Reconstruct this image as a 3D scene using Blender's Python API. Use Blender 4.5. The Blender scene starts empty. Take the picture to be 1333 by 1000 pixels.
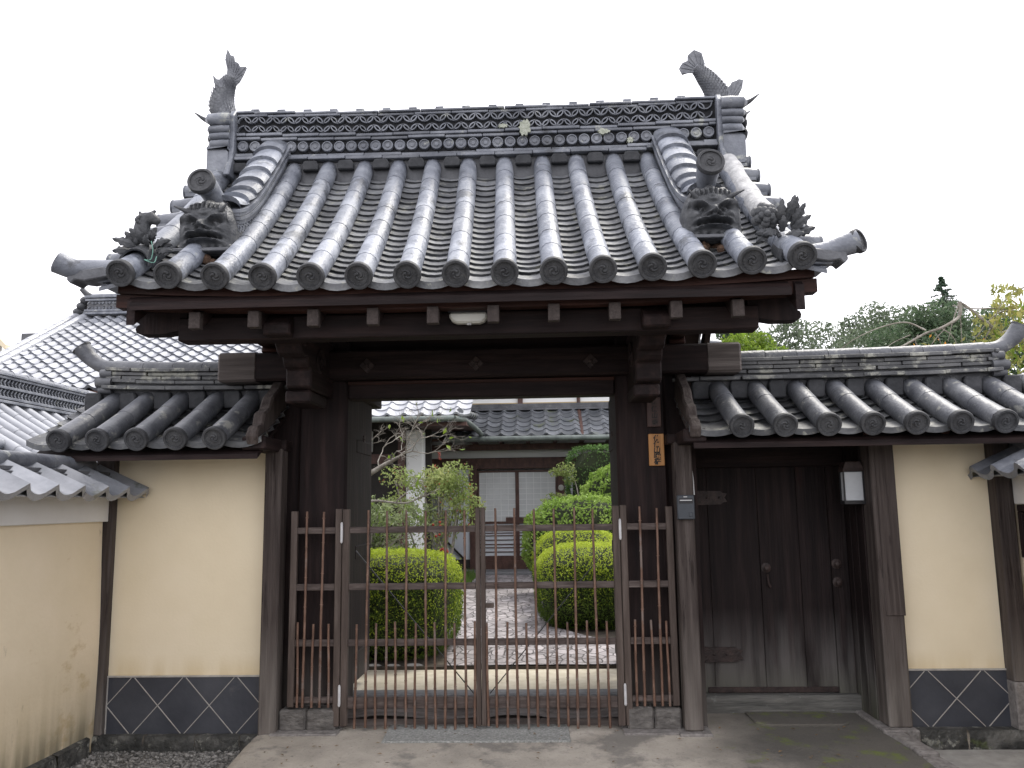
import bpy, bmesh, math, random
import numpy as np
from mathutils import Vector, Matrix
R = math.radians
random.seed(7); RNG = np.random.default_rng(11)
C = bpy.context.scene.collection
SC = bpy.context.scene

# ------------------------------------------------------------------ camera
CAM = Vector((0.465, -5.8, 1.5)); YAW, PITCH, ROLL, FPX = R(2.3), R(8.2), R(0.8), 1078.0
FW = Vector((-math.sin(YAW)*math.cos(PITCH), math.cos(YAW)*math.cos(PITCH), math.sin(PITCH)))
_rt = Vector((math.cos(YAW), math.sin(YAW), 0)); _up = _rt.cross(FW)
RT = _rt*math.cos(ROLL) - _up*math.sin(ROLL); UP = RT.cross(FW)
cd = bpy.data.cameras.new('camera'); cam = bpy.data.objects.new('camera', cd); C.objects.link(cam)
mw = Matrix((RT, UP, -FW)).transposed().to_4x4(); mw.translation = CAM
cam.matrix_world = mw
cd.sensor_fit = 'HORIZONTAL'; cd.sensor_width = 36.0; cd.lens = FPX/1333.0*36.0
cd.clip_start = 0.05; cd.clip_end = 2000
SC.camera = cam
def at(x, y, Y):
    """the place in the world, at depth Y, of a point measured on the survey photograph"""
    d = FW + RT*((x-666.5)/FPX) + UP*((500-y)/FPX)
    return CAM + d*((Y-CAM.y)/d.y)

# ------------------------------------------------------------------ sky and sun
SUN_EL, SUN_AZ = R(58), R(35)
w = bpy.data.worlds.new("World"); SC.world = w; w.use_nodes = True
nt = w.node_tree; bg = nt.nodes['Background']
sky = nt.nodes.new('ShaderNodeTexSky'); sky.sky_type = 'NISHITA'; sky.sun_disc = False
sky.sun_elevation = SUN_EL; sky.sun_rotation = SUN_AZ; sky.dust_density = 4.0; sky.air_density = 1.0
hs = nt.nodes.new('ShaderNodeHueSaturation'); hs.inputs['Saturation'].default_value = 0.3
mixw = nt.nodes.new('ShaderNodeMixRGB'); mixw.inputs[0].default_value = 0.8
mixw.inputs[2].default_value = (13.55, 13.35, 14.1, 1)          # thin bright cloud over the whole sky
nt.links.new(sky.outputs[0], hs.inputs['Color']); nt.links.new(hs.outputs[0], mixw.inputs[1])
nt.links.new(mixw.outputs[0], bg.inputs[0]); bg.inputs[1].default_value = 0.1
sd = bpy.data.lights.new('sun', 'SUN'); sd.energy = 1.7; sd.angle = R(18); sd.color = (1.0, .95, .86)
so = bpy.data.objects.new('sun', sd); C.objects.link(so)
sdir = Vector((math.sin(SUN_AZ)*math.cos(SUN_EL), math.cos(SUN_AZ)*math.cos(SUN_EL), math.sin(SUN_EL)))
so.rotation_euler = sdir.to_track_quat('Z', 'Y').to_euler(); so.location = (6, 10, 20)
vs = SC.view_settings; vs.view_transform = 'Standard'; vs.look = 'None'; vs.exposure = 0.86; vs.gamma = 1.0
SC.render.film_transparent = False
SC.cycles.max_bounces = 6; SC.cycles.diffuse_bounces = 4

# ------------------------------------------------------------------ materials
MATS = {}
def mat(name, cols, scale=4.0, rough=.7, bump=.15, stretch=(1,1,1), island=0.0, spots=None, low=None,
        bscale=None, spec=.4, trans=0.0, alpha=None, emis=None, spots2=None, bdist=.02, rvar=0):
    """procedural: noise ramp of cols, tone per island, spots (colour, scale, amount), low: (colour, z0, z1) weathering near a height"""
    m = bpy.data.materials.new(name); m.use_nodes = True; t = m.node_tree; N = t.nodes; L = t.links
    p = N['Principled BSDF']; out = N['Material Output']
    geo = N.new('ShaderNodeNewGeometry'); mp = N.new('ShaderNodeMapping'); mp.inputs['Scale'].default_value = stretch
    L.new(geo.outputs['Position'], mp.inputs['Vector'])
    n1 = N.new('ShaderNodeTexNoise'); n1.inputs['Scale'].default_value = scale; n1.inputs['Detail'].default_value = 7
    n1.inputs['Roughness'].default_value = .62
    L.new(mp.outputs[0], n1.inputs['Vector'])
    cr = N.new('ShaderNodeValToRGB'); el = cr.color_ramp.elements
    lo, hi = .3, .7
    while len(el) < len(cols): el.new(.5)
    for i, c in enumerate(cols):
        el[i].position = lo + (hi-lo)*i/max(1, len(cols)-1); el[i].color = (*c, 1)
    L.new(n1.outputs['Fac'], cr.inputs['Fac']); col = cr.outputs['Color']
    def mixc(fac, a, b):
        mx = N.new('ShaderNodeMixRGB'); L.new(a, mx.inputs[1])
        if isinstance(b, tuple): mx.inputs[2].default_value = (*b, 1)
        else: L.new(b, mx.inputs[2])
        L.new(fac, mx.inputs[0]); return mx.outputs[0]
    if island:
        hsn = N.new('ShaderNodeHueSaturation'); mr = N.new('ShaderNodeMapRange')
        mr.inputs['To Min'].default_value = 1-island; mr.inputs['To Max'].default_value = 1+island
        L.new(geo.outputs['Random Per Island'], mr.inputs['Value']); L.new(mr.outputs[0], hsn.inputs['Value'])
        L.new(col, hsn.inputs['Color']); col = hsn.outputs[0]
    for sp in (spots, spots2):
        if not sp: continue
        sc, ss, am = sp[:3]
        n2 = N.new('ShaderNodeTexNoise'); n2.inputs['Scale'].default_value = ss; n2.inputs['Detail'].default_value = 8
        n2.inputs['Roughness'].default_value = .68
        if len(sp) > 3:
            m3 = N.new('ShaderNodeMapping'); m3.inputs['Scale'].default_value = sp[3]; L.new(geo.outputs['Position'], m3.inputs['Vector']); L.new(m3.outputs[0], n2.inputs['Vector'])
        else: L.new(geo.outputs['Position'], n2.inputs['Vector'])
        r2 = N.new('ShaderNodeMapRange'); r2.inputs['From Min'].default_value = am; r2.inputs['From Max'].default_value = am+.07
        r2.inputs['To Max'].default_value = .8
        L.new(n2.outputs['Fac'], r2.inputs['Value']); col = mixc(r2.outputs[0], col, sc)
    if low:
        for lc, z0, z1 in ([low] if not isinstance(low, list) else low):
            sx = N.new('ShaderNodeSeparateXYZ'); L.new(geo.outputs['Position'], sx.inputs[0])
            n4 = N.new('ShaderNodeTexNoise'); n4.inputs['Scale'].default_value = 3.0; n4.inputs['Detail'].default_value = 6
            m4 = N.new('ShaderNodeMapping'); m4.inputs['Scale'].default_value = (3, 3, .35); L.new(geo.outputs['Position'], m4.inputs['Vector']); L.new(m4.outputs[0], n4.inputs['Vector'])
            r4 = N.new('ShaderNodeMapRange'); r4.inputs['From Min'].default_value = z1; r4.inputs['From Max'].default_value = z0
            L.new(sx.outputs['Z'], r4.inputs['Value'])
            mu = N.new('ShaderNodeMath'); mu.operation = 'MULTIPLY'; L.new(r4.outputs[0], mu.inputs[0])
            r5 = N.new('ShaderNodeMapRange'); r5.inputs['From Min'].default_value = .32; r5.inputs['From Max'].default_value = .6
            L.new(n4.outputs['Fac'], r5.inputs['Value']); L.new(r5.outputs[0], mu.inputs[1])
            col = mixc(mu.outputs[0], col, lc)
    L.new(col, p.inputs['Base Color'])
    if rvar:
        rr_ = N.new('ShaderNodeMapRange'); rr_.inputs['From Min'].default_value = .3; rr_.inputs['From Max'].default_value = .7; rr_.inputs['To Min'].default_value = rough-rvar; rr_.inputs['To Max'].default_value = rough+rvar
        L.new(n1.outputs['Fac'], rr_.inputs['Value']); L.new(rr_.outputs[0], p.inputs['Roughness'])
    p.inputs['Roughness'].default_value = rough; p.inputs['Specular IOR Level'].default_value = spec
    if bump:
        nb = N.new('ShaderNodeTexNoise'); nb.inputs['Scale'].default_value = bscale or scale*3; nb.inputs['Detail'].default_value = 8
        L.new(mp.outputs[0], nb.inputs['Vector'])
        b = N.new('ShaderNodeBump'); b.inputs['Strength'].default_value = bump; b.inputs['Distance'].default_value = bdist
        L.new(nb.outputs['Fac'], b.inputs['Height']); L.new(b.outputs[0], p.inputs['Normal'])
    if trans:
        tr = N.new('ShaderNodeBsdfTranslucent'); L.new(col, tr.inputs['Color'])
        ms = N.new('ShaderNodeMixShader'); ms.inputs[0].default_value = trans
        L.new(p.outputs[0], ms.inputs[1]); L.new(tr.outputs[0], ms.inputs[2]); L.new(ms.outputs[0], out.inputs['Surface'])
    m['nodes_col'] = 1
    del m['nodes_col']
    MATS[name] = m
    return m

LICH = (.36, .37, .33)
TILE = mat('fired_grey_tile', [(.075,.083,.10),(.135,.145,.168),(.215,.227,.25)], 5, .45, .25, island=.26, spots=(LICH, 9, .60), spots2=((.04,.042,.046), 3.2, .61), bscale=40, spec=.5)
TILEW = mat('weathered_roll_tile', [(.10,.11,.135),(.18,.195,.228),(.29,.308,.342)], 6, .50, .4, island=.32, spots=((.36,.37,.365), 12, .615), spots2=((.06,.066,.078), 4.2, .555), rvar=.14, bscale=45, spec=.55)
TILED = mat('dark_tile', [(.05,.052,.058),(.085,.088,.096),(.125,.13,.14)], 5, .5, .25, island=.2, spots=((.22,.22,.19), 10, .62), bscale=40)
TILEP = mat('pan_tile', [(.08,.084,.092),(.145,.15,.158),(.245,.25,.252)], 7, .5, .3, island=.4, spots=((.33,.33,.28), 12, .57), spots2=((.07,.10,.02), 6, .66), bscale=40)
TILEL = mat('pale_hall_tile', [(.20,.21,.235),(.285,.297,.325),(.37,.383,.41)], 1.6, .32, .1, island=.10, spec=.7)
TILEH = mat('mossy_house_tile', [(.065,.072,.082),(.11,.118,.13),(.165,.172,.185)], 3, .5, .2, island=.3, spots=((.10,.115,.06), 2.5, .60))
DISCM = mat('end_disc_clay', [(.03,.031,.034),(.05,.0515,.055),(.075,.077,.081)], 14, .6, .25, spots=((.14,.14,.13), 12, .63), bscale=60, spec=.3)
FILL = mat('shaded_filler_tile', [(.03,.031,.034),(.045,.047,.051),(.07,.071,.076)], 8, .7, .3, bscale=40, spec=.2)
ORN = mat('ornament_clay', [(.03,.032,.036),(.055,.058,.063),(.095,.098,.103)], 14, .55, .35, spots=((.20,.205,.19), 14, .66), bscale=60)
SHA = mat('fish_ornament_clay', [(.11,.115,.13),(.17,.178,.195),(.25,.26,.275)], 10, .5, .35, bscale=70)
MORT = mat('lime_mortar', [(.28,.28,.28),(.42,.42,.42),(.55,.55,.54)], 16, .9, .6, bscale=30)
MOSS = mat('moss', [(.05,.08,.015),(.10,.15,.03),(.17,.22,.05)], 30, .95, .5)
WB = [(.007,.0043,.0044),(.0145,.0086,.0084),(.030,.018,.0165)]
WOODV = mat('dark_wood_upright', WB, 3, .7, .25, (6,6,.5), spots=((.03,.022,.02), 5, .66, (8,8,.6)), low=((.12,.11,.10), -.1, .55), bscale=9, spec=.2)
WOODH = mat('dark_wood_level', WB, 3, .7, .25, (.5,6,6), bscale=9, spec=.2, spots=((.028,.018,.016), 4, .66, (.6,7,7)))
WOODY = mat('dark_wood_depth', WB, 3, .7, .25, (6,.5,6), bscale=9, spec=.2)
WRED = mat('reddish_eave_wood', [(.016,.007,.005),(.032,.0125,.009),(.055,.022,.015)], 3, .6, .2, (.4,6,6), bscale=9, spec=.2)
WEND = mat('grey_end_grain', [(.02,.0145,.013),(.036,.027,.024),(.055,.043,.039)], 30, .8, .3, (1,1,1))
WGREY = mat('bleached_wood', [(.045,.036,.032),(.085,.07,.064),(.15,.13,.12)], 3, .75, .35, (.45,9,9), bscale=9)
WPOST = mat('bleached_post', [(.028,.021,.019),(.052,.041,.037),(.088,.073,.067)], 3, .75, .4, (9,9,.4), spots=((.014,.009,.008), 4, .57, (7,7,.5)), low=((.22,.20,.18), -.2, .75), bscale=9, spec=.25)
WDOOR = mat('old_door_planks', [(.006,.004,.0045),(.013,.0085,.0085),(.026,.017,.0165)], 3, .7, .3, (8,8,.4), low=[((.15,.14,.135), .12, .72), ((.07,.075,.05), .0, .34)], bscale=9, spots=((.028,.012,.010), 3, .63, (6,6,.5)), spec=.2)
FENW = mat('fence_wood', [(.038,.027,.022),(.072,.053,.044),(.125,.10,.087)], 3, .7, .35, (7,7,.6), bscale=9)
FENR = mat('fence_rail_wood', [(.032,.023,.020),(.068,.051,.045),(.125,.10,.09)], 4, .7, .35, (1.2,9,9), bscale=9)
BAMB = mat('brown_bamboo', [(.065,.036,.026),(.13,.073,.05),(.21,.135,.10)], 5, .5, .1, (9,9,2.2), island=.35, spots=((.17,.14,.125), 5, .56))
METAL = mat('steel', [(.45,.45,.46),(.6,.6,.6)], 20, .35, .02)
IRON = mat('rusty_iron', [(.015,.010,.0095),(.03,.019,.017),(.05,.031,.027)], 20, .6, .3)
PLAS = mat('cream_plaster', [(.70,.605,.435),(.745,.65,.475),(.78,.685,.515)], 1.2, .9, .06, spots=((.62,.51,.34), .9, .66), spots2=((.67,.58,.41), 1.6, .66, (6,6,.5)), low=[((.62,.50,.30), .30, .50)], bscale=55)
PLASS = mat('stained_cream_plaster', [(.68,.575,.41),(.735,.63,.46),(.78,.67,.51)], 1.1, .9, .14, spots=((.52,.39,.21), .9, .575, (1,1.2,2.2)), spots2=((.36,.31,.21), 3.2, .665, (2,2,.8)), low=[((.56,.46,.29), -.1, .6), ((.30,.27,.19), -.15, .30), ((.07,.07,.05), -.15, .16)], bscale=40)
PLASW = mat('white_plaster', [(.60,.585,.56),(.66,.645,.62),(.70,.69,.67)], 1.5, .9, .06, bscale=30)
HWALL = mat('house_white_wall', [(.66,.67,.66),(.74,.75,.74)], 1.0, .9, .03)
NAMA = mat('slate_square_tile', [(.033,.036,.046),(.050,.054,.066),(.072,.076,.088)], 2, .5, .1, spots=((.10,.10,.105), 2.2, .62), bscale=30)
JOINT = mat('lime_joint', [(.30,.285,.26),(.46,.44,.41)], 14, .9, .15)
STONE = mat('old_base_stone', [(.02,.021,.02),(.06,.06,.056),(.15,.147,.135)], 6, .9, .8, spots=((.30,.30,.26), 11, .585), spots2=((.07,.085,.03), 5, .62), bscale=26, bdist=.04)
KERB = mat('kerb_stone', [(.12,.112,.105),(.2,.185,.175),(.28,.265,.25)], 22, .9, .5, spots=((.08,.09,.05), 5, .64))
SLAB = mat('concrete_slab', [(.27,.265,.25),(.34,.33,.31),(.41,.40,.38)], 9, .9, .3, spots=((.18,.17,.155), 3, .63), bscale=60)
MATST = mat('washed_aggregate', [(.16,.165,.155),(.27,.275,.26),(.42,.42,.40)], 60, .85, .6, bscale=90, spots=((.5,.5,.47), 80, .62))
EARTH = mat('garden_soil', [(.03,.024,.018),(.055,.045,.034),(.085,.07,.05)], 9, .95, .6)
GRAVEL = mat('gravel_bed', [(.07,.068,.062),(.13,.125,.115),(.22,.215,.2)], 60, .95, .8, bscale=120)
PEB = mat('pebble', [(.10,.097,.09),(.18,.175,.165),(.27,.26,.245)], 20, .85, .2, island=.55)
ASPH = mat('street_asphalt', [(.10,.10,.10),(.14,.14,.138),(.18,.18,.175)], 20, .9, .4, bscale=120)
SAND = mat('pale_sandy_paving', [(.42,.38,.29),(.50,.455,.36),(.56,.52,.43)], 10, .95, .3, bscale=60)
BLUE = mat('grey_step_stone', [(.11,.113,.12),(.15,.153,.16),(.20,.203,.21)], 12, .8, .2)
GLASS = mat('frosted_lamp_glass', [(.42,.44,.46),(.50,.52,.54)], 8, .4, .02)
LAMPW = mat('lamp_opal_cover', [(.40,.40,.36),(.46,.46,.41)], 6, .3, .0)
PLST = mat('dark_grey_plastic', [(.035,.042,.05),(.045,.052,.062)], 30, .45, .02)
PLSTD = mat('black_plastic', [(.01,.01,.012),(.016,.016,.018)], 30, .4, .0)
CABLE = mat('grey_cable_cover', [(.34,.34,.34),(.42,.42,.42)], 20, .5, .0)
PLAQ = mat('honey_wood_plaque', [(.33,.15,.045),(.42,.20,.065),(.50,.26,.09)], 4, .5, .1, (9,9,.7))
PLAQD = mat('aged_wood_plaque', [(.035,.018,.015),(.055,.028,.022),(.075,.04,.03)], 4, .55, .15, (9,9,.7))
INK = mat('ink', [(.01,.009,.008),(.016,.014,.012)], 20, .6, .0)
SHOJI = mat('shoji_paper', [(.54,.56,.565),(.62,.64,.64)], 3, .35, .02)
SHOG = mat('shoji_bars', [(.76,.77,.77),(.82,.83,.83)], 8, .6, .0)
PALEP = mat('pale_door_panel', [(.55,.58,.63),(.63,.66,.70)], 3, .5, .02)
HWOOD = mat('house_brown_wood', [(.045,.022,.018),(.075,.036,.028),(.11,.055,.042)], 4, .55, .1, (4,4,2))
GUT = mat('copper_green_gutter', [(.07,.085,.08),(.12,.14,.13),(.17,.2,.185)], 8, .5, .1)
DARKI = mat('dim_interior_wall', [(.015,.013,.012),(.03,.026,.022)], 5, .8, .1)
BARK = mat('bark', [(.05,.04,.032),(.11,.09,.075),(.2,.17,.145)], 8, .9, .5, (3,3,1))
BARKL = mat('lichened_pale_bark', [(.13,.115,.095),(.23,.21,.18),(.36,.34,.30)], 14, .9, .5)
def leafmat(n, cols, isl=.28, tr=.42, rough=.5): return mat(n, cols, 2.2, rough, 0, island=isl, trans=tr, spec=.35)
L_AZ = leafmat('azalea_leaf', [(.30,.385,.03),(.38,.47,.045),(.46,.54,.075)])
L_AZD = leafmat('azalea_side_shade_leaf', [(.055,.095,.012),(.095,.155,.018),(.15,.22,.03)])  # darkened leaf colour that paints shade on the azalea sides
L_BOX = leafmat('camellia_leaf', [(.14,.24,.04),(.23,.35,.065),(.35,.46,.12)])
L_HED = leafmat('hedge_leaf', [(.06,.12,.035),(.10,.19,.05),(.16,.27,.075)])
L_NAN = leafmat('nandina_leaf', [(.14,.20,.05),(.25,.31,.10),(.38,.40,.18)])
L_NANR = leafmat('nandina_red_leaf', [(.25,.07,.03),(.36,.13,.06)])
L_SHR = leafmat('mixed_shrub_leaf', [(.10,.15,.055),(.20,.25,.11),(.33,.37,.22)])
L_GRN = leafmat('bright_broadleaf', [(.09,.16,.015),(.16,.25,.03),(.25,.33,.05)])
L_GREY = leafmat('far_grey_green_leaf', [(.085,.12,.075),(.14,.18,.115),(.22,.26,.18)], .3)
L_DRK = leafmat('far_dark_leaf', [(.045,.085,.045),(.08,.125,.065),(.13,.18,.10)], .3)
L_CON = leafmat('conifer_needle', [(.04,.085,.05),(.07,.12,.075),(.11,.165,.11)], .3)
L_YEL = leafmat('autumn_leaf', [(.16,.19,.05),(.27,.28,.085),(.38,.34,.11)], .4, .45)
L_ORG = leafmat('orange_leaf', [(.5,.2,.03),(.65,.3,.05)], .3, .45)
GRASS = leafmat('grass_blade', [(.06,.12,.02),(.12,.2,.04)], .4)

# ------------------------------------------------------------------ geometry helpers
WORLD = {}
def setp(o, label=None, cat=None, group=None, kind=None):
    if label: o['label'] = label
    if cat: o['category'] = cat
    if group: o['group'] = group
    if kind: o['kind'] = kind
    return o
def thing(name, label, cat, loc=(0,0,0), group=None):
    o = bpy.data.objects.new(name, None); C.objects.link(o); o.location = loc; o.empty_display_size = .1
    WORLD[o.name] = Vector(loc); return setp(o, label, cat, group)
def catmull(P, n=6):
    P = [Vector(p) for p in P]; out = []
    Q = [P[0]*2-P[1]] + P + [P[-1]*2-P[-2]]
    for i in range(1, len(Q)-2):
        a, b, c, d = Q[i-1:i+3]
        for k in range(n):
            t = k/n
            out.append(.5*((2*b)+(c-a)*t+(2*a-5*b+4*c-d)*t*t+(3*b-a-3*c+d)*t**3))
    out.append(P[-1]); return out
class G:
    def __init__(s): s.v = []; s.f = []; s.m = []; s.chunks = []
    def add(s, vs, fs, mi=0):
        b = len(s.v); s.v += [tuple(v) for v in vs]; s.f += [tuple(i+b for i in f) for f in fs]; s.m += [mi]*len(fs); return s
    def box(s, x0, x1, y0, y1, z0, z1, mi=0):
        v = [(x0,y0,z0),(x1,y0,z0),(x1,y1,z0),(x0,y1,z0),(x0,y0,z1),(x1,y0,z1),(x1,y1,z1),(x0,y1,z1)]
        return s.add(v, [(3,2,1,0),(4,5,6,7),(0,1,5,4),(1,2,6,5),(2,3,7,6),(3,0,4,7)], mi)
    def obox(s, c, size, mtx, mi=0):
        hx, hy, hz = [q/2 for q in size]; c = Vector(c)
        v = [c + mtx @ Vector((a*hx, b*hy, d*hz)) for d in (-1,1) for a, b in ((-1,-1),(1,-1),(1,1),(-1,1))]
        return s.add(v, [(3,2,1,0),(4,5,6,7),(0,1,5,4),(1,2,6,5),(2,3,7,6),(3,0,4,7)], mi)
    def bar(s, a, b, wx, wz, up=(0,0,1), mi=0):
        a, b = Vector(a), Vector(b); d = (b-a); L = d.length; d.normalize()
        x = Vector(up).cross(d)
        if x.length < 1e-4: x = Vector((1,0,0))
        x.normalize(); z = d.cross(x)
        return s.obox((a+b)/2, (wx, L, wz), Matrix((x, d, z)).transposed(), mi)
    def tube(s, P, r, n=10, cap=True, mi=0, flat=1.0, up=None):
        P = [Vector(p) for p in P]; k = len(P)
        rr = r if hasattr(r, '__len__') else [r]*k
        vs = []; prev = None
        for i, p in enumerate(P):
            d = (P[min(i+1,k-1)]-P[max(i-1,0)])
            if d.length < 1e-9: d = Vector((0,0,1))
            d.normalize()
            if prev is None:
                u = Vector(up) if up else (Vector((0,0,1)) if abs(d.z) < .9 else Vector((1,0,0)))
            else: u = prev
            u = u - d*u.dot(d)
            if u.length < 1e-6: u = d.orthogonal()
            u.normalize(); prev = u; x = d.cross(u)
            for j in range(n):
                a = 2*math.pi*j/n; vs.append(p + x*(math.cos(a)*rr[i]) + u*(math.sin(a)*rr[i]*flat))
        fs = [(i*n+j, i*n+(j+1)%n, (i+1)*n+(j+1)%n, (i+1)*n+j) for i in range(k-1) for j in range(n)]
        if cap: fs += [tuple(range(n-1,-1,-1)), tuple((k-1)*n+j for j in range(n))]
        return s.add(vs, fs, mi)
    def prism(s, poly, ax, a0, a1, mi=0):
        """poly in the plane across axis ax ('x': (y,z), 'y': (x,z), 'z': (x,y))"""
        def mk(p, a): return (a,p[0],p[1]) if ax == 'x' else ((p[0],a,p[1]) if ax == 'y' else (p[0],p[1],a))
        n = len(poly); v = [mk(p,a0) for p in poly] + [mk(p,a1) for p in poly]
        f = [(i,(i+1)%n,n+(i+1)%n,n+i) for i in range(n)] + [tuple(range(n-1,-1,-1)), tuple(range(n,2*n))]
        return s.add(v, f, mi)
    def grid(s, rows, mi=0, flip=False):
        h, w_ = len(rows), len(rows[0]); v = [p for r in rows for p in r]
        f = [(i*w_+j, i*w_+j+1, (i+1)*w_+j+1, (i+1)*w_+j) for i in range(h-1) for j in range(w_-1)]
        if flip: f = [q[::-1] for q in f]
        return s.add(v, f, mi)
    def lathe(s, prof, c, axis, n=20, mi=0):
        ax = Vector(axis).normalized(); u = ax.orthogonal().normalized(); x = ax.cross(u); c = Vector(c); vs = []
        for r, h in prof:
            for j in range(n):
                a = 2*math.pi*j/n; vs.append(c + ax*h + (u*math.cos(a)+x*math.sin(a))*r)
        k = len(prof)
        fs = [(i*n+j, i*n+(j+1)%n, (i+1)*n+(j+1)%n, (i+1)*n+j) for i in range(k-1) for j in range(n)]
        fs += [tuple(range(n-1,-1,-1)), tuple((k-1)*n+j for j in range(n))]
        return s.add(vs, fs, mi)
    def ball(s, c, r, n=8, m=6, mi=0, sq=(1,1,1)):
        vs = []; c = Vector(c)
        for i in range(m+1):
            th = math.pi*i/m
            for j in range(n):
                a = 2*math.pi*j/n; vs.append(c+Vector((math.sin(th)*math.cos(a)*r*sq[0], math.sin(th)*math.sin(a)*r*sq[1], math.cos(th)*r*sq[2])))
        return s.add(vs, [(i*n+j, (i+1)*n+j, (i+1)*n+(j+1)%n, i*n+(j+1)%n) for i in range(m) for j in range(n)], mi)
    def leaves(s, pos, nor, size, mi=0, jit=.8, asp=.45, bend=.15):
        """many small folded leaf faces at pos (n,3), facing roughly nor"""
        n = len(pos)
        if n == 0: return s
        d = nor + RNG.normal(0, jit, (n,3)); d /= np.linalg.norm(d,axis=1,keepdims=True)+1e-9
        t = np.cross(d, RNG.normal(0,1,(n,3))); t /= np.linalg.norm(t,axis=1,keepdims=True)+1e-9
        b = np.cross(d, t); L = (size*RNG.uniform(.6,1.3,n))[:,None]
        a0 = pos - t*L*.5; a1 = pos + b*L*asp*.5 + d*L*bend; a2 = pos + t*L*.5; a3 = pos - b*L*asp*.5 + d*L*bend
        s.chunks.append((np.stack([a0,a1,a2,a3],1).reshape(-1,3), mi)); return s
    def out(s, name, mats, parent=None, smooth=None, bevel=0, loc=None, recalc=True):
        off = WORLD[parent.name] if parent else Vector(loc or (0,0,0))
        me = bpy.data.meshes.new(name)
        nv = len(s.v)
        V = np.array(s.v, float).reshape(-1,3); F = list(s.f); MI = list(s.m)
        if s.chunks:
            extra = [c[0] for c in s.chunks]; base = nv
            for cv, mi in s.chunks:
                q = len(cv)//4; idx = (np.arange(q*4)+base).reshape(-1,4); F += [tuple(r) for r in idx.tolist()]; MI += [mi]*q; base += len(cv)
            V = np.vstack([V]+extra)
        V = V - np.array(off)
        me.from_pydata(V.tolist(), [], F)
        ms = mats if isinstance(mats, (list,tuple)) else [mats]
        for m in ms: me.materials.append(m)
        if len(ms) > 1: me.polygons.foreach_set('material_index', MI)
        if recalc and not s.chunks or bevel:
            bm = bmesh.new(); bm.from_mesh(me)
            bmesh.ops.recalc_face_normals(bm, faces=bm.faces)
            if bevel:
                ed = [e for e in bm.edges if len(e.link_faces) == 2 and e.calc_face_angle(0) > .6]
                bmesh.ops.bevel(bm, geom=ed, offset=bevel, segments=1, affect='EDGES', clamp_overlap=True)
            bm.to_mesh(me); bm.free()
        if smooth is not None:
            me.polygons.foreach_set('use_smooth', [True]*len(me.polygons)); me.set_sharp_from_angle(angle=R(smooth))
        me.update()
        o = bpy.data.objects.new(name, me); C.objects.link(o)
        if parent: o.parent = parent
        else: o.location = off
        WORLD[o.name] = Vector(off)
        return o
def copy_tree(o, parent=None):
    c = o.copy(); C.objects.link(c)
    if parent is not None: c.parent = parent
    for ch in list(o.children): copy_tree(ch, c)
    return c

# ================================================================== ground
def sheet(name, x0, x1, y0, y1, z, m):
    return setp(G().add([(x0,y0,z),(x1,y0,z),(x1,y1,z),(x0,y1,z)], [(0,1,2,3)]).out(name, m, recalc=False), kind='structure')
sheet('ground', -400, 400, -400, 400, -.16, EARTH)
sheet('street', -60, 60, -30, -1.7, -.125, ASPH)
APR = mat('stained_concrete', [(.25,.228,.195),(.35,.318,.27),(.44,.40,.345)], 2.4, .92, .5, spots=((.165,.155,.14), 1.5, .52), spots2=((.13,.12,.105), 45, .60), bscale=45)
def apron_nodes(m):
    """the damp, mossy right hand part of the forecourt: a stain with a shape of its own"""
    t = m.node_tree; N = t.nodes; L = t.links; p = N['Principled BSDF']; base = p.inputs['Base Color'].links[0].from_socket
    geo = N.new('ShaderNodeNewGeometry'); sx = N.new('ShaderNodeSeparateXYZ'); L.new(geo.outputs['Position'], sx.inputs[0])
    nz = N.new('ShaderNodeTexNoise'); nz.inputs['Scale'].default_value = 1.7; nz.inputs['Detail'].default_value = 8; L.new(geo.outputs['Position'], nz.inputs['Vector'])
    a = N.new('ShaderNodeMath'); a.operation = 'MULTIPLY_ADD'; a.inputs[1].default_value = .9; L.new(nz.outputs['Fac'], a.inputs[0]); L.new(sx.outputs['X'], a.inputs[2])
    r = N.new('ShaderNodeMapRange'); r.inputs['From Min'].default_value = 1.75; r.inputs['From Max'].default_value = 2.35; r.inputs['To Max'].default_value = .9; L.new(a.outputs[0], r.inputs['Value'])
    m1 = N.new('ShaderNodeMixRGB'); L.new(r.outputs[0], m1.inputs[0]); L.new(base, m1.inputs[1]); m1.inputs[2].default_value = (.075,.07,.062,1)
    n2 = N.new('ShaderNodeTexNoise'); n2.inputs['Scale'].default_value = 4.5; n2.inputs['Detail'].default_value = 9; n2.inputs['Roughness'].default_value = .7; L.new(geo.outputs['Position'], n2.inputs['Vector'])
    r2 = N.new('ShaderNodeMapRange'); r2.inputs['From Min'].default_value = .55; r2.inputs['From Max'].default_value = .66; L.new(n2.outputs['Fac'], r2.inputs['Value'])
    mu = N.new('ShaderNodeMath'); mu.operation = 'MULTIPLY'; L.new(r2.outputs[0], mu.inputs[0]); L.new(r.outputs[0], mu.inputs[1])
    m2 = N.new('ShaderNodeMixRGB'); L.new(mu.outputs[0], m2.inputs[0]); L.new(m1.outputs[0], m2.inputs[1]); m2.inputs[2].default_value = (.12,.15,.03,1)
    L.new(m2.outputs[0], p.inputs['Base Color'])
apron_nodes(APR)
g = G()
rows = []
for y, z in ((1.25,.012), (.3,.006), (-.35,0), (-.9,-.03), (-1.7,-.09)):
    xl = -1.5 + (.06*(-y) if y < 0 else 0); xr = 2.64
    rows.append([(xl-.07,y,-.16), (xl,y,z-.005), (xl+.05,y,z), (0,y,z), (1.4,y,z), (xr,y,z), (xr+.01,y,-.16)])
g.grid(rows); setp(g.out('forecourt_pavement', APR, smooth=60), kind='structure')
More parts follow.
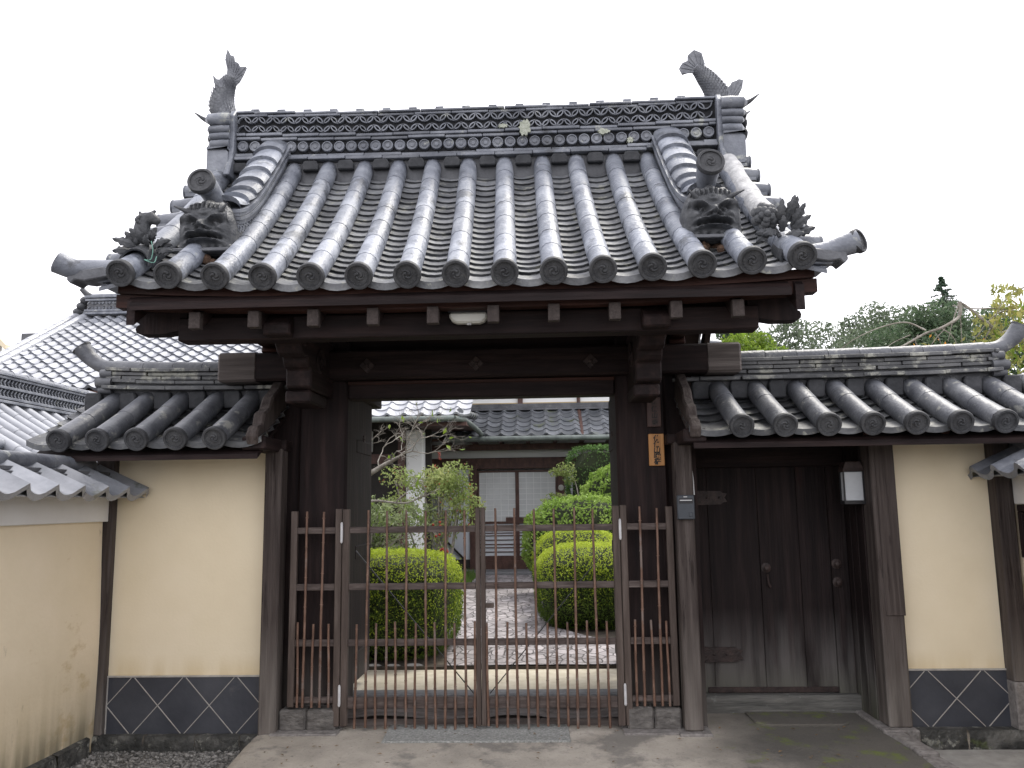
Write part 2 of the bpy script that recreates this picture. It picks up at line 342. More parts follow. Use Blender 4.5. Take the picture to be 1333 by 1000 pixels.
# washed aggregate slab before the gate, flat stone before the side door
g = G().prism([(-.64,.12),(-.62,-.3),(.585,-.29),(.575,.12)], 'z', -.02, .012); setp(g.out('doorstep_pavement', MATST, bevel=.004), kind='structure')
pl = [(1.83,.40),(1.84,.12),(1.9,.06),(2.4,.05),(2.46,.1),(2.42,.40)]
setp(G().prism(pl, 'z', -.02, .018).out('side_door_pavement', APR, bevel=.006), kind='structure')
# right hand slab and kerb
setp(G().prism([(2.80,-.08),(2.95,-1.7),(9,-1.7),(9,-.08)], 'z', -.16, -.105).out('slab_pavement', SLAB, bevel=.008), kind='structure')
g = G(); yy = .46; k = 0
while yy > -1.6:
    y2 = yy - random.uniform(.42, .6); f = lambda y: 2.60 + (.02 if y > 0 else .06*(-y))
    g.prism([(f(yy),yy-.006),(f(yy)+.12,yy-.006),(f(y2)+.12,y2),(f(y2),y2)], 'z', -.16, .022+random.uniform(-.006,.006)-(.05*max(0,-.5-y2))); yy = y2
setp(g.out('kerb', KERB, bevel=.012), kind='structure')
# gravel on the left
setp(G().add([(-2.9,-1.7,-.132),(-1.5,-1.7,-.132),(-1.45,.1,-.13),(-2.9,.1,-.13)], [(0,1,2,3)]).out('gravel_bed', GRAVEL, recalc=False), kind='structure')
g = G()
ico = [(0,0,1),(.894,0,.447),(.276,.851,.447),(-.724,.526,.447),(-.724,-.526,.447),(.276,-.851,.447),(.724,.526,-.447),(-.276,.851,-.447),(-.894,0,-.447),(-.276,-.851,-.447),(.724,-.526,-.447),(0,0,-1)]
icf = [(0,1,2),(0,2,3),(0,3,4),(0,4,5),(0,5,1),(1,6,2),(2,7,3),(3,8,4),(4,9,5),(5,10,1),(2,6,7),(3,7,8),(4,8,9),(5,9,10),(1,10,6),(6,11,7),(7,11,8),(8,11,9),(9,11,10),(10,11,6)]
for i in range(5200):
    x = random.uniform(-2.72,-1.46); y = -abs(random.random()**1.3)*1.2 + .02; r = random.uniform(.005,.0115)
    if random.random() < .03: r *= 1.7
    sx, sy, sz = random.uniform(.7,1.4), random.uniform(.7,1.4), random.uniform(.5,.9)
    a = random.random()*6.28; ca, sa = math.cos(a), math.sin(a)
    g.add([(x+r*(p[0]*sx*ca-p[1]*sy*sa), y+r*(p[0]*sx*sa+p[1]*sy*ca), -.129+r*.45+r*p[2]*sz) for p in ico], icf)
setp(g.out('gravel', PEB, smooth=80, recalc=False), kind='stuff')
# inside the gate
setp(G().box(-14, 14, 1.47, 60, -.16, .135).out('garden_terrain', EARTH, recalc=False), kind='structure')
setp(G().box(-6, 6, .66, 1.47, -.16, .112).out('courtyard_paving', SAND, bevel=.006), kind='structure')
setp(G().box(-1.6, 1.6, .52, .652, -.16, .125).out('inner_step_pavement', BLUE, bevel=.01), kind='structure')
def crazy(name):
    m = mat(name, [(.20,.18,.185),(.27,.25,.255),(.35,.33,.335)], 7, .8, .3, bscale=30)
    t = m.node_tree; N = t.nodes; L = t.links; p = N['Principled BSDF']; base = p.inputs['Base Color'].links[0].from_socket
    geo = N.new('ShaderNodeNewGeometry'); mp = N.new('ShaderNodeMapping'); mp.inputs['Scale'].default_value = (10.5, 6.0, 1)
    nz = N.new('ShaderNodeTexNoise'); nz.inputs['Scale'].default_value = 3; L.new(geo.outputs['Position'], nz.inputs['Vector'])
    mx = N.new('ShaderNodeMixRGB'); mx.inputs[0].default_value = .12; L.new(geo.outputs['Position'], mx.inputs[1]); L.new(nz.outputs['Color'], mx.inputs[2]); L.new(mx.outputs[0], mp.inputs['Vector'])
    v = N.new('ShaderNodeTexVoronoi'); v.feature = 'DISTANCE_TO_EDGE'; v.inputs['Scale'].default_value = 1; L.new(mp.outputs[0], v.inputs['Vector'])
    vc = N.new('ShaderNodeTexVoronoi'); vc.inputs['Scale'].default_value = 1; L.new(mp.outputs[0], vc.inputs['Vector'])
    r = N.new('ShaderNodeMapRange'); r.inputs['From Min'].default_value = .0; r.inputs['From Max'].default_value = .055; r.inputs['To Min'].default_value = .25; L.new(v.outputs['Distance'], r.inputs['Value'])
    hv = N.new('ShaderNodeHueSaturation'); sp = N.new('ShaderNodeSeparateColor'); L.new(vc.outputs['Color'], sp.inputs[0])
    mr = N.new('ShaderNodeMapRange'); mr.inputs['To Min'].default_value = .7; mr.inputs['To Max'].default_value = 1.3; L.new(sp.outputs[0], mr.inputs['Value']); L.new(mr.outputs[0], hv.inputs['Value']); L.new(base, hv.inputs['Color'])
    m1 = N.new('ShaderNodeMixRGB'); L.new(r.outputs[0], m1.inputs[0]); m1.inputs[1].default_value = (.05,.043,.04,1); L.new(hv.outputs[0], m1.inputs[2]); L.new(m1.outputs[0], p.inputs['Base Color'])
    b = N.new('ShaderNodeBump'); b.inputs['Strength'].default_value = .9; b.inputs['Distance'].default_value = .03; L.new(r.outputs[0], b.inputs['Height'])
    ob = p.inputs['Normal'].links[0].from_node; L.new(ob.outputs[0], b.inputs['Normal']); L.new(b.outputs[0], p.inputs['Normal'])
    return m
g = G(); rr = []
for i in range(45):
    y = 1.48 + i*.188; z = .146 + .013*max(0, y-2.0)
    xl = -.44 - .09*(y-1.5); xr = 1.25 if y < 2.3 else (.42 if y > 3.6 else .42+.83*(3.6-y)/1.3)
    rr.append([(xl+(xr-xl)*j/10, y, z + random.uniform(-.004,.004)) for j in range(11)])
g.grid(rr); setp(g.out('garden_path', crazy('crazy_paving'), smooth=80), kind='structure')

# ================================================================== roof tile builders (all three tiled roofs of the gate wall)
def pan_field(g, xs, ax, n, drop=.055, sag=.042, lip=.024, eave_lip=.042, RX=lambda x, y: x, mi=0):
    """concave pan tiles between neighbouring roll rows; ax(t, x) -> (Y, Z) of the roll axis, t 0 at the eave"""
    for a, b in zip(xs[:-1], xs[1:]):
        for j in range(n):
            t0 = j/n + random.uniform(-.004, .004); t1 = min(1.0, (j+1.35)/n)
            us = [i/6 for i in range(7)]; skew = random.uniform(-.005,.005)
            up, lo, fr = [], [], []
            for u in us:
                x = a+(b-a)*u; q = -drop - sag*(1-(2*u-1)**2) + skew*(u-.5) + (.022 if j == 0 else 0)
                y0, z0 = ax(t0, x); y1, z1 = ax(t1, x)
                tt = lip; el = eave_lip if j == 0 else lip
                if j == 0: y0 += .012
                up.append((RX(x,y1), y1, z1+q)); lo.append((RX(x,y0), y0, z0+q+tt)); fr.append((RX(x,y0), y0+(.004 if j == 0 else .045), z0+q+tt-el+(0 if j == 0 else .004)))
            g.grid([fr, lo, up], mi)
def roll_row(g, x, ax, n, r=.072, RX=lambda x, y: x, seg=12, t0=0.0, t1=1.0, mi=0, dz=0):
    jx = random.uniform(-.012,.012)
    js = [0]+[(i+random.uniform(-.22,.22))/n for i in range(1, n)]+[1]
    for i in range(n):
        a = t0+(t1-t0)*js[i]-(.008 if i == 0 else 0); b = t0+(t1-t0)*js[i+1] + .012
        P = []; rad = []
        for k in range(4):
            t = a+(b-a)*k/3; y, z = ax(t, x); P.append((RX(x,y)+jx*t, y, z+dz)); rad.append(r*(1.03-.06*k/3)*(1.0 if k else .985))
        g.tube(P, rad, seg, mi=mi)
def disc_mesh(name, r, axis, mat_, beads=18, tomoe=True, spin=0):
    g = G(); ax = Vector(axis).normalized(); X = Vector((1,0,0)); X = (X-ax*X.dot(ax)).normalized(); Z = X.cross(ax); Z = -Z if Z.z < 0 else Z
    q = r/.083
    g.lathe([(.070*q,-.03*q),(.083*q,-.016*q),(.083*q,.012*q),(.079*q,.018*q),(.066*q,.018*q),(.0635*q,.007*q),(.060*q,.0068*q),(.035*q,.0068*q),(.004*q,.0068*q)], (0,0,0), ax, 28)
    pt = lambda rad, a, h: ax*h + X*(rad*math.cos(a)) + Z*(rad*math.sin(a))
    for k in range(beads): g.ball(pt(.053*q, 2*math.pi*k/beads, .008*q), .0036*q, 6, 4)
    if tomoe:
        for k in range(3):
            a0 = spin+2*math.pi*k/3; P = []; rr = []
            for i in range(9):
                s = i/8; P.append(pt((.014+.024*s)*q, a0+s*2.9, .006*q)); rr.append((.0085*(1-s)**.8+.0015)*q)
            g.tube(P, rr, 7); g.ball(P[0], .0095*q, 8, 5)
    o = g.out(name, mat_, smooth=40); return o
def put_copy(src, parent, pos):
    o = src.copy(); C.objects.link(o); o.parent = parent; o.location = Vector(pos)-WORLD[parent.name]; WORLD[o.name] = Vector(pos); return o

# ================================================================== main gate
GATE = thing('temple_gate', 'dark timber temple gate under a curved grey tile roof with fish finials', 'gate', (0, .25, 0))
RX = lambda x, y: x - .04*(y+1.1)
def axm(t, x):
    return -1.1+1.6*t, 2.845 + 1.33*(.8*t+.2*t*t) + .055*(abs(x+.04)/2.0)**3*(1-t)**2
XS = [-.04+.2845*(k-7) for k in range(15)]
PF = G(); pan_field(PF, XS, axm, 21, RX=RX)
PF.out('pan_tiles', TILEP, GATE, smooth=35)
# rear slope, mirrored about the ridge at Y = .58
def axr(t, x): y, z = axm(t, x); return 1.16-y, z
PB = G(); pan_field(PB, XS, axr, 14); PB.out('pan_tiles', TILEP, GATE, smooth=35)
DISC = None
for k, x in enumerate(XS):
    g = G(); roll_row(g, x, axm, 7, .0705 if k not in (0,14) else .074, RX)
    o = g.out('roll_tile', TILEW, GATE, smooth=40)
    y, z = axm(0, x); pos = (RX(x,y)+.0, y-.045, z-.018)
    if DISC is None:
        DISC = [disc_mesh('end_disc', .082, (0,-.87,-.48), DISCM, spin=s) for s in (.3, 1.1, 2.0)]
        for d in DISC: C.objects.unlink(d)
    put_copy(DISC[k % 3], o, pos)
for x in XS[1::2]:
    g = G(); roll_row(g, x, axr, 5, .0705); g.out('roll_tile', TILEW, GATE, smooth=40)
# boarding under the tiles
g = G(); rows = []
for dz in (-.13, -.175):
    pts = []
    for t in np.linspace(.0, 1.0, 9):
        y, z = axm(t, 0); pts.append((y+.02 if t == 0 else y, z+dz))
    pts += [(1.16-y, z) for y, z in pts[::-1]]
    rows.append(pts)
poly = rows[0] + rows[1][::-1]
n = len(rows[0])
v = [(x, p[0], p[1]) for x in (-2.0, 1.9) for p in rows[0]+rows[1]]
f = []
for i in range(n-1):
    f += [(i,i+1,2*n+i+1,2*n+i), (n+i,2*n+n+i,2*n+n+i+1,n+i+1), (i,n+i,n+i+1,i+1), (2*n+i,2*n+i+1,2*n+n+i+1,2*n+n+i)]
f += [(0,2*n,3*n,n), (n-1,2*n-1,4*n-1,3*n-1)]
g.add(v, f); g.out('roof_boarding', WOODH, GATE)
# eave boards, purlins with carved noses, rafters
def uplift(x): return .05*(abs(x)/2.1)**3
def bentbeam(g, x0, x1, y0, y1, z0, z1, n=12, fac=1.0):
    rows = []
    for i in range(n+1):
        x = x0+(x1-x0)*i/n; u = uplift(x)*fac
        rows.append([(x,y0,z0+u),(x,y0,z1+u),(x,y1,z1+u),(x,y1,z0+u),(x,y0,z0+u)])
    g.grid(rows); k = len(g.v)
    g.f += [tuple(range(k-5*(n+1), k-5*(n+1)+4)), tuple(range(k-5, k-1))]; g.m += [0,0]
for yc, nm in ((-1.01, 1), (2.09, 0)):
    g = G(); bentbeam(g, -2.12, 2.07, yc, yc+.09, 2.655, 2.735); g.out('eave_board', WRED, GATE)
    g = G(); bentbeam(g, -2.10, 2.05, yc-.025 if nm else yc+.02, yc+.06 if nm else yc+.12, 2.737, 2.792); g.out('eave_board', WRED, GATE)
def nose(sx, x, z0, z1):
    """scalloped carved beam end, outline in (x, z)"""
    h = z1-z0; P = []
    for k in range(3):
        for i in range(5):
            a = math.pi*(i/4-.5); P.append((x+sx*(.05+.028*math.cos(a)-.012*(2-k)), z0+h*(.16+.30*k)+h*.13*math.sin(a)))
    return P
for Y0 in (-.86, 1.9):
    g = G(); z0, z1 = 2.565, 2.668
    poly = [(-1.82,z0-.002),(-1.98,z0-.012)] if 0 else []
    Lp = nose(-1, -2.02, 2.565, 2.80); Rp = nose(1, 1.965, 2.565, 2.80)
    poly = [(-1.75,2.60),(-1.9,2.572)] + Lp + [(-2.0,2.80)]
    g.prism(poly + [(-1.75,2.80)], 'y', Y0+.01, Y0+.13)
    g.out('carved_beam_end', WOODV, GATE); g = G(); g.prism([(1.70,2.60),(1.85,2.572)] + Rp + [(1.95,2.80),(1.70,2.80)], 'y', Y0+.01, Y0+.13)
    g.out('carved_beam_end', WOODV, GATE)
    G().box(-1.80, 1.76, Y0, Y0+.14, 2.52, 2.668).out('purlin', WOODH, GATE, bevel=.008)
G().box(-1.95, 1.90, -.80, -.77, 2.66, 2.875).out('eave_closing_board', WOODH, GATE)
for k in range(10):
    x = -1.625+.3585*k
    g = G(); y0, z0, y1, z1 = -1.0, 2.612, .55, 3.73
    g.bar((x,y0,z0),(x,y1,z1), .068, .085)
    o = g.out('rafter', WOODY, GATE, bevel=.004)
    d = Vector((0,y1-y0,z1-z0)).normalized(); up = Vector((0,-d.z,d.y))
    e = G(); c = Vector((x,y0,z0))
    e.prism([(x-.0345,z0-.052),(x+.0345,z0-.052),(x+.0345,z0+.05),(x-.0345,z0+.05)], 'y', y0-.034, y0+.02)
    e.out('rafter_end', WEND, o, bevel=.003)
    g = G(); g.bar((x,1.16-y0+.0,z0),(x,1.16-y1,z1), .068, .085); g.out('rafter', WOODY, GATE)
G().box(-2.0, 1.92, .50, .66, 3.62, 3.80).out('ridge_beam', WOODH, GATE)
# bargeboards on the gables
for x in (-2.03, 1.93):
    g = G()
    for s in (0, 1):
        top, bot = [], []
        for t in np.linspace(.03, 1.0, 10):
            y, z = axm(t, 0)
            if s: y = 1.16-y
            top.append((y, z-.14)); bot.append((y, z-.14-.15-.03*t))
        g.prism(top+bot[::-1], 'x', x, x+.05)
    g.out('bargeboard', WOODY, GATE)
# gable framing outside the columns
for sx in (-1, 1):
    x = sx*1.5-.04
    g = G(); g.bar((x-.03,.2,2.62),(x-.03,.58,3.7),.10,.12,(1,0,0)); g.bar((x-.03,.95,2.62),(x-.03,.62,3.7),.10,.12,(1,0,0))
    g.box(x-.08,x+.02,-.75,1.95,2.67,2.78)
    g.out('gable_strut', WRED, GATE, bevel=.006)
# main columns, lintels, brackets
for sx in (-1, 1):
    xa, xb = sorted((sx*.965, sx*1.32))
    G().box(xa, xb, .10, .42, .10, 2.7).out('column', WOODV, GATE, bevel=.02)
    xa, xb = sorted((sx*1.14, sx*1.36))
    G().box(xa, xb, 1.55, 1.78, -.02, 2.55).out('rear_post', WOODV, GATE, bevel=.015)
    g = G()
    xm = sx*1.15-.01
    P = [(.12,2.27),(-.40,2.265),(-.455,2.28),(-.46,2.395),(-.50,2.40),(-.53,2.43),(-.545,2.465),(-.60,2.455),(-.66,2.47),(-.70,2.515),(-.74,2.525),(-.93,2.535),(-.94,2.60),(-.86,2.665),(.12,2.665)]
    g.prism(P, 'x', xm-.085, xm+.085)
    o = g.out('bracket_arm', WOODY, GATE, bevel=.01)
    # carved whorls on the side of the bracket
    for sgn in (-1, 1):
        for (yc, zc, r0) in ((-.25,2.47,.11), (-.62,2.57,.07)):
            Pp = [(xm+sgn*.087, yc+r0*(1-i/22)*math.cos(i*.5), zc+r0*(1-i/22)*math.sin(i*.5)) for i in range(20)]
            G().tube(Pp, .011, 6).out('carved_whorl', WOODY, o, smooth=50)
    # bearing block under the arm
    G().box(xm-.10, xm+.075, -.42, -.02, 2.18, 2.262).out('bracket_block', WOODY, GATE, bevel=.012)
    g = G()
    g.box(xm-.075, xm+.075, .44, 1.95, 2.40, 2.56); g.out('tie_beam', WOODY, GATE, bevel=.01)
kb = G().box(-1.885, 1.845, -.01, .24, 2.395, 2.60).out('lintel', WOODH, GATE, bevel=.015)
for xa, xb in ((-1.889, -1.60), (1.60, 1.849)):
    G().box(xa, xb, -.014, .244, 2.391, 2.604).out('lintel_end', WGREY, kb, bevel=.016)
G().box(-.962, .962, .10, .26, 2.262, 2.393).out('lintel', WOODH, GATE, bevel=.008)
G().box(-.962, .962, .085, .10, 2.365, 2.39).out('lintel_moulding', WRED, GATE, bevel=.004)
g = G(); g.box(-1.3, 1.3, .2, .24, 2.602, 3.4); g.out('transom_board', WOODH, GATE)
G().box(-1.9, 1.86, .15, .30, 2.76, 2.93).out('beam', WOODH, GATE, bevel=.01)
for x in (-.80, -.02, .79):
    g = G(); zc = 2.487
    for k in range(4):
        a = k*math.pi/2+.785*0; c = Vector((x+.028*math.cos(a), -.016, zc+.028*math.sin(a)))
        g.obox(c, (.038,.014,.038), Matrix.Rotation(math.pi/4, 3, 'Y'))
    g.lathe([(.014,0),(.014,.012),(.006,.02)], (x,-.018,zc), (0,-1,0), 10)
    g.out('nail_cover', IRON, GATE, bevel=.003)
# opened door leaves inside
for sx in (-1, 1):
    x0 = sx*.985; x1 = sx*1.045
    a, b = sorted((x0, x1))
    g = G().box(a, b, .44, 1.03, .20, 2.32)
    for z in (.32, 1.1, 1.9):
        c, d = sorted((sx*.976, sx*.985)); g.box(c, d, .47, 1.0, z, z+.10)
    o = g.out('door_leaf', WOODV, GATE, bevel=.008)
    h = G(); cx = sx*.982
    for k in range(6):
        ang = k*math.pi/3; h.ball((cx, .74+.022*math.cos(ang), 2.02+.022*math.sin(ang)), .014, 6, 4, sq=(.5,1,1))
    h.out('door_boss', IRON, o, smooth=40)
for sx in (-1, 1):
    a, b = sorted((sx*1.322, sx*1.52)); G().box(a, b, .16, .22, -.02, 2.60).out('side_board', WOODV, GATE)
# threshold and sleepers
rb = G(); rb.grid([[(x, y, .06+.012*math.sin(x*7)+.02*(y > .2) + random.uniform(-.006,.006)) for x in np.linspace(-.97,.97,30)] for y in (.10,.16,.25,.33)])
rb.box(-.97,.97,.10,.33,-.05,.05)
rb.out('threshold', WGREY, GATE)
G().box(-.96,.96,.345,.40,-.02,.152).out('inner_threshold', BLUE, GATE, bevel=.005)
for sx, cuts in ((-1, (-1.372,-1.185,-.982)), (1, (.965,1.145,1.328))):
    for a, b in zip(cuts[:-1], cuts[1:]):
        g = G().box(a+.002, b-.002, -.045, .36, .004, .150+random.uniform(-.006,.004))
        g.out('sleeper_block', mat('sleeper_wood', [(.06,.055,.05),(.115,.107,.10),(.19,.18,.165)], 7, .85, .6, (1.5,6,3), spots=((.03,.027,.024), 6, .6)) if 'sleeper_wood' not in MATS else MATS['sleeper_wood'], GATE, bevel=.014)
    g = G().box(cuts[0]-.03, cuts[-1]+.03, -.14, .38, -.06, .014); g.out('foot_slab', KERB, GATE, bevel=.006)

# ---- main ridge
RC = .58
def rx(x): return x - .067
def rl(x): return .035*(abs(x)/1.95)**3
def layer(g, z0, z1, hw, x0=-1.93, x1=1.93, seg=.3, gap=.004, n_off=0.0):
    x = x0 - n_off
    while x < x1-.01:
        a, b = max(x, x0), min(x+seg, x1)
        if b-a > .03:
            dz = random.uniform(-.004,.004); dy = random.uniform(-.006,.006)
            g.box(rx(a)+gap/2, rx(b)-gap/2, RC-hw+dy, RC+hw-dy, z0+rl((a+b)/2)+dz, z1+rl((a+b)/2)+dz)
        x += seg
g = G(); layer(g, 4.235, 4.262, .155); layer(g, 4.266, 4.292, .135, n_off=.15); g.out('ridge_base_tile', TILE, GATE, bevel=.004)
G().box(rx(-1.93), rx(1.93), RC-.10, RC+.10, 4.05, 4.234).out('ridge_mortar', TILED, GATE)
g = G()
for k in range(14):
    xc = rx(XS[k]+.142)+.01
    g = G()
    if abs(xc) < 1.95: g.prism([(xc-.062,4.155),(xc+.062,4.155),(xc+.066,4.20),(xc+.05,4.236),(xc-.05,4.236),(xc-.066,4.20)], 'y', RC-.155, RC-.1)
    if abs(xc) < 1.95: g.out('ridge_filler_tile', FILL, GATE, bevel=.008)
G().box(rx(-1.93), rx(1.93), RC-.085, RC+.085, 4.292, 4.655).out('ridge_core', mat('near_black_core', [(.012,.013,.015),(.02,.021,.024)], 8, .9, .2), GATE)  # near-black backing so the disc and lattice bands stand out
for s in (-1, 1):
    g = G(); x = -1.875
    while x < 1.9:
        c = (rx(x), RC+s*.088, 4.362+rl(x))
        g.lathe([(.045,0),(.045,.022),(.041,.028),(.035,.028),(.033,.020),(.018,.018),(.016,.023),(.004,.024)], c, (0,s,0), 16)
        x += .0985
    g.out('ridge_disc_band', TILE, GATE, smooth=40)
g = G(); layer(g, 4.418, 4.442, .115, n_off=.1); layer(g, 4.446, 4.470, .125, n_off=.22); g.out('ridge_base_tile', TILE, GATE, bevel=.004)
def arc(g, cx, cz, r, up, y, s, th=.0095, dep=.024, n=8):
    rows = []
    for i in range(n+1):
        a = math.pi*i/n; ca, sa = math.cos(a), math.sin(a)*(1 if up else -1)
        o, q = r, r-th
        rows.append([(cx+o*ca, y, cz+o*sa*.95), (cx+o*ca, y+s*dep, cz+o*sa*.95), (cx+q*ca, y+s*dep, cz+q*sa*.95), (cx+q*ca, y, cz+q*sa*.95), (cx+o*ca, y, cz+o*sa*.95)])
    g.grid(rows)
for s in (-1, 1):
    g = G(); p = .118; x = -1.87
    while x < 1.88:
        y = RC+s*.086; z = rl(x)
        arc(g, rx(x), 4.562+z, .059, True, y, s*1.0); arc(g, rx(x)+p/2, 4.612+z, .059, False, y, s*1.0)
        arc(g, rx(x), 4.486+z, .059, True, y, s*1.0); arc(g, rx(x)+p/2, 4.538+z, .059, False, y, s*1.0)
        x += p
    g.out('ridge_lattice_band', TILE, GATE, smooth=45)
g = G(); layer(g, 4.622, 4.642, .105, n_off=.05); layer(g, 4.644, 4.662, .118, seg=.34, n_off=.2); g.out('ridge_cap_tile', TILE, GATE, bevel=.004)
g = G(); x = -1.80
while x < 1.85:
    P = [(rx(x), RC, 4.652+rl(x)), (rx(x)+.208, RC, 4.652+rl(x+.2))]
    g.tube([P[0], P[1]], [.055,.050], 12, flat=.5)
    g.box(rx(x)-.032, rx(x)+.032, RC-.07, RC+.07, 4.668+rl(x), 4.702+rl(x)); x += .217
g.out('ridge_cap_tile', TILE, GATE, smooth=40)
# lichen crusts on the ridge
for (px, py, wx, wz) in ((683,166,.055,.085), (655,164,.05,.02), (786,171,.055,.03), (820,182,.03,.03)):
    c = at(px, py, RC-.125); g = G(); ring = []
    for i in range(22):
        a = 6.283*i/22; r = random.uniform(.55,1.0); ring.append((c.x+wx*r*math.cos(a), c.z+wz*r*math.sin(a)))
    g.prism(ring, 'y', c.y-.008, c.y+.03); g.out('lichen_crust', mat('lichen', [(.26,.28,.22),(.36,.38,.31),(.46,.47,.41)], 40, .95, .6) if 'lichen' not in MATS else MATS['lichen'], GATE)
# ridge ends: flared plate, stacked scrolls and a horn
for sx in (-1, 1):
    x0 = rx(sx*1.93); off = -.0
    X = lambda d: x0 + sx*d
    g = G()
    pl = [(RC-.25,4.10),(RC-.20,4.22),(RC-.165,4.36),(RC-.16,4.50),(RC-.18,4.63),(RC-.12,4.70),(RC,4.73),(RC+.12,4.70),(RC+.18,4.63),(RC+.16,4.50),(RC+.165,4.36),(RC+.20,4.22),(RC+.25,4.10)]
    a, b = sorted((X(.0), X(.045))); g.prism(pl, 'x', a, b)
    o = g.out('ridge_end_plate', TILE, GATE, bevel=.008)
    g = G()   # ogre board seen from its side: stacked mouldings running outward
    for (z, r, d) in ((4.60,.050,.20), (4.515,.032,.195), (4.455,.030,.185), (4.385,.038,.175)):
        for yy in (-.17, .17): g.tube([(X(.03),RC+yy,z),(X(d*.5),RC+yy*1.02,z),(X(d),RC+yy,z),(X(d+r*.6),RC+yy*.9,z)], [r,r*1.04,r*.95,r*.4], 14)
        a, b = sorted((X(.03), X(d))); g.box(a, b, RC-.17, RC+.17, z-r*.95, z+r*.95)
    a, b = sorted((X(.03), X(.20)))
    for (z0, z1, hy) in ((4.13,4.33,.20), (4.33,4.35,.215), (4.09,4.13,.21)):
        g.prism([(a,z0),(b-.02,z0),(b,z0+.02),(b,z1-.02),(b-.02,z1),(a,z1)], 'y', RC-hy, RC+hy)
    g.out('ridge_ogre_board', TILE, GATE, smooth=40, recalc=True)
    g = G()
    for yy in (-.12, .12): g.tube(catmull([(X(.2),RC+yy,4.60),(X(.27),RC+yy*1.1,4.63),(X(.34),RC+yy*1.2,4.68)],4), [.03-.026*i/8 for i in range(9)], 8)
    for z in (4.56, 4.49, 4.40): g.ball((X(.235), RC, z), .045, 10, 6, sq=(.7,2.2,1))
    g.out('ogre_horn', ORN, GATE, smooth=50)

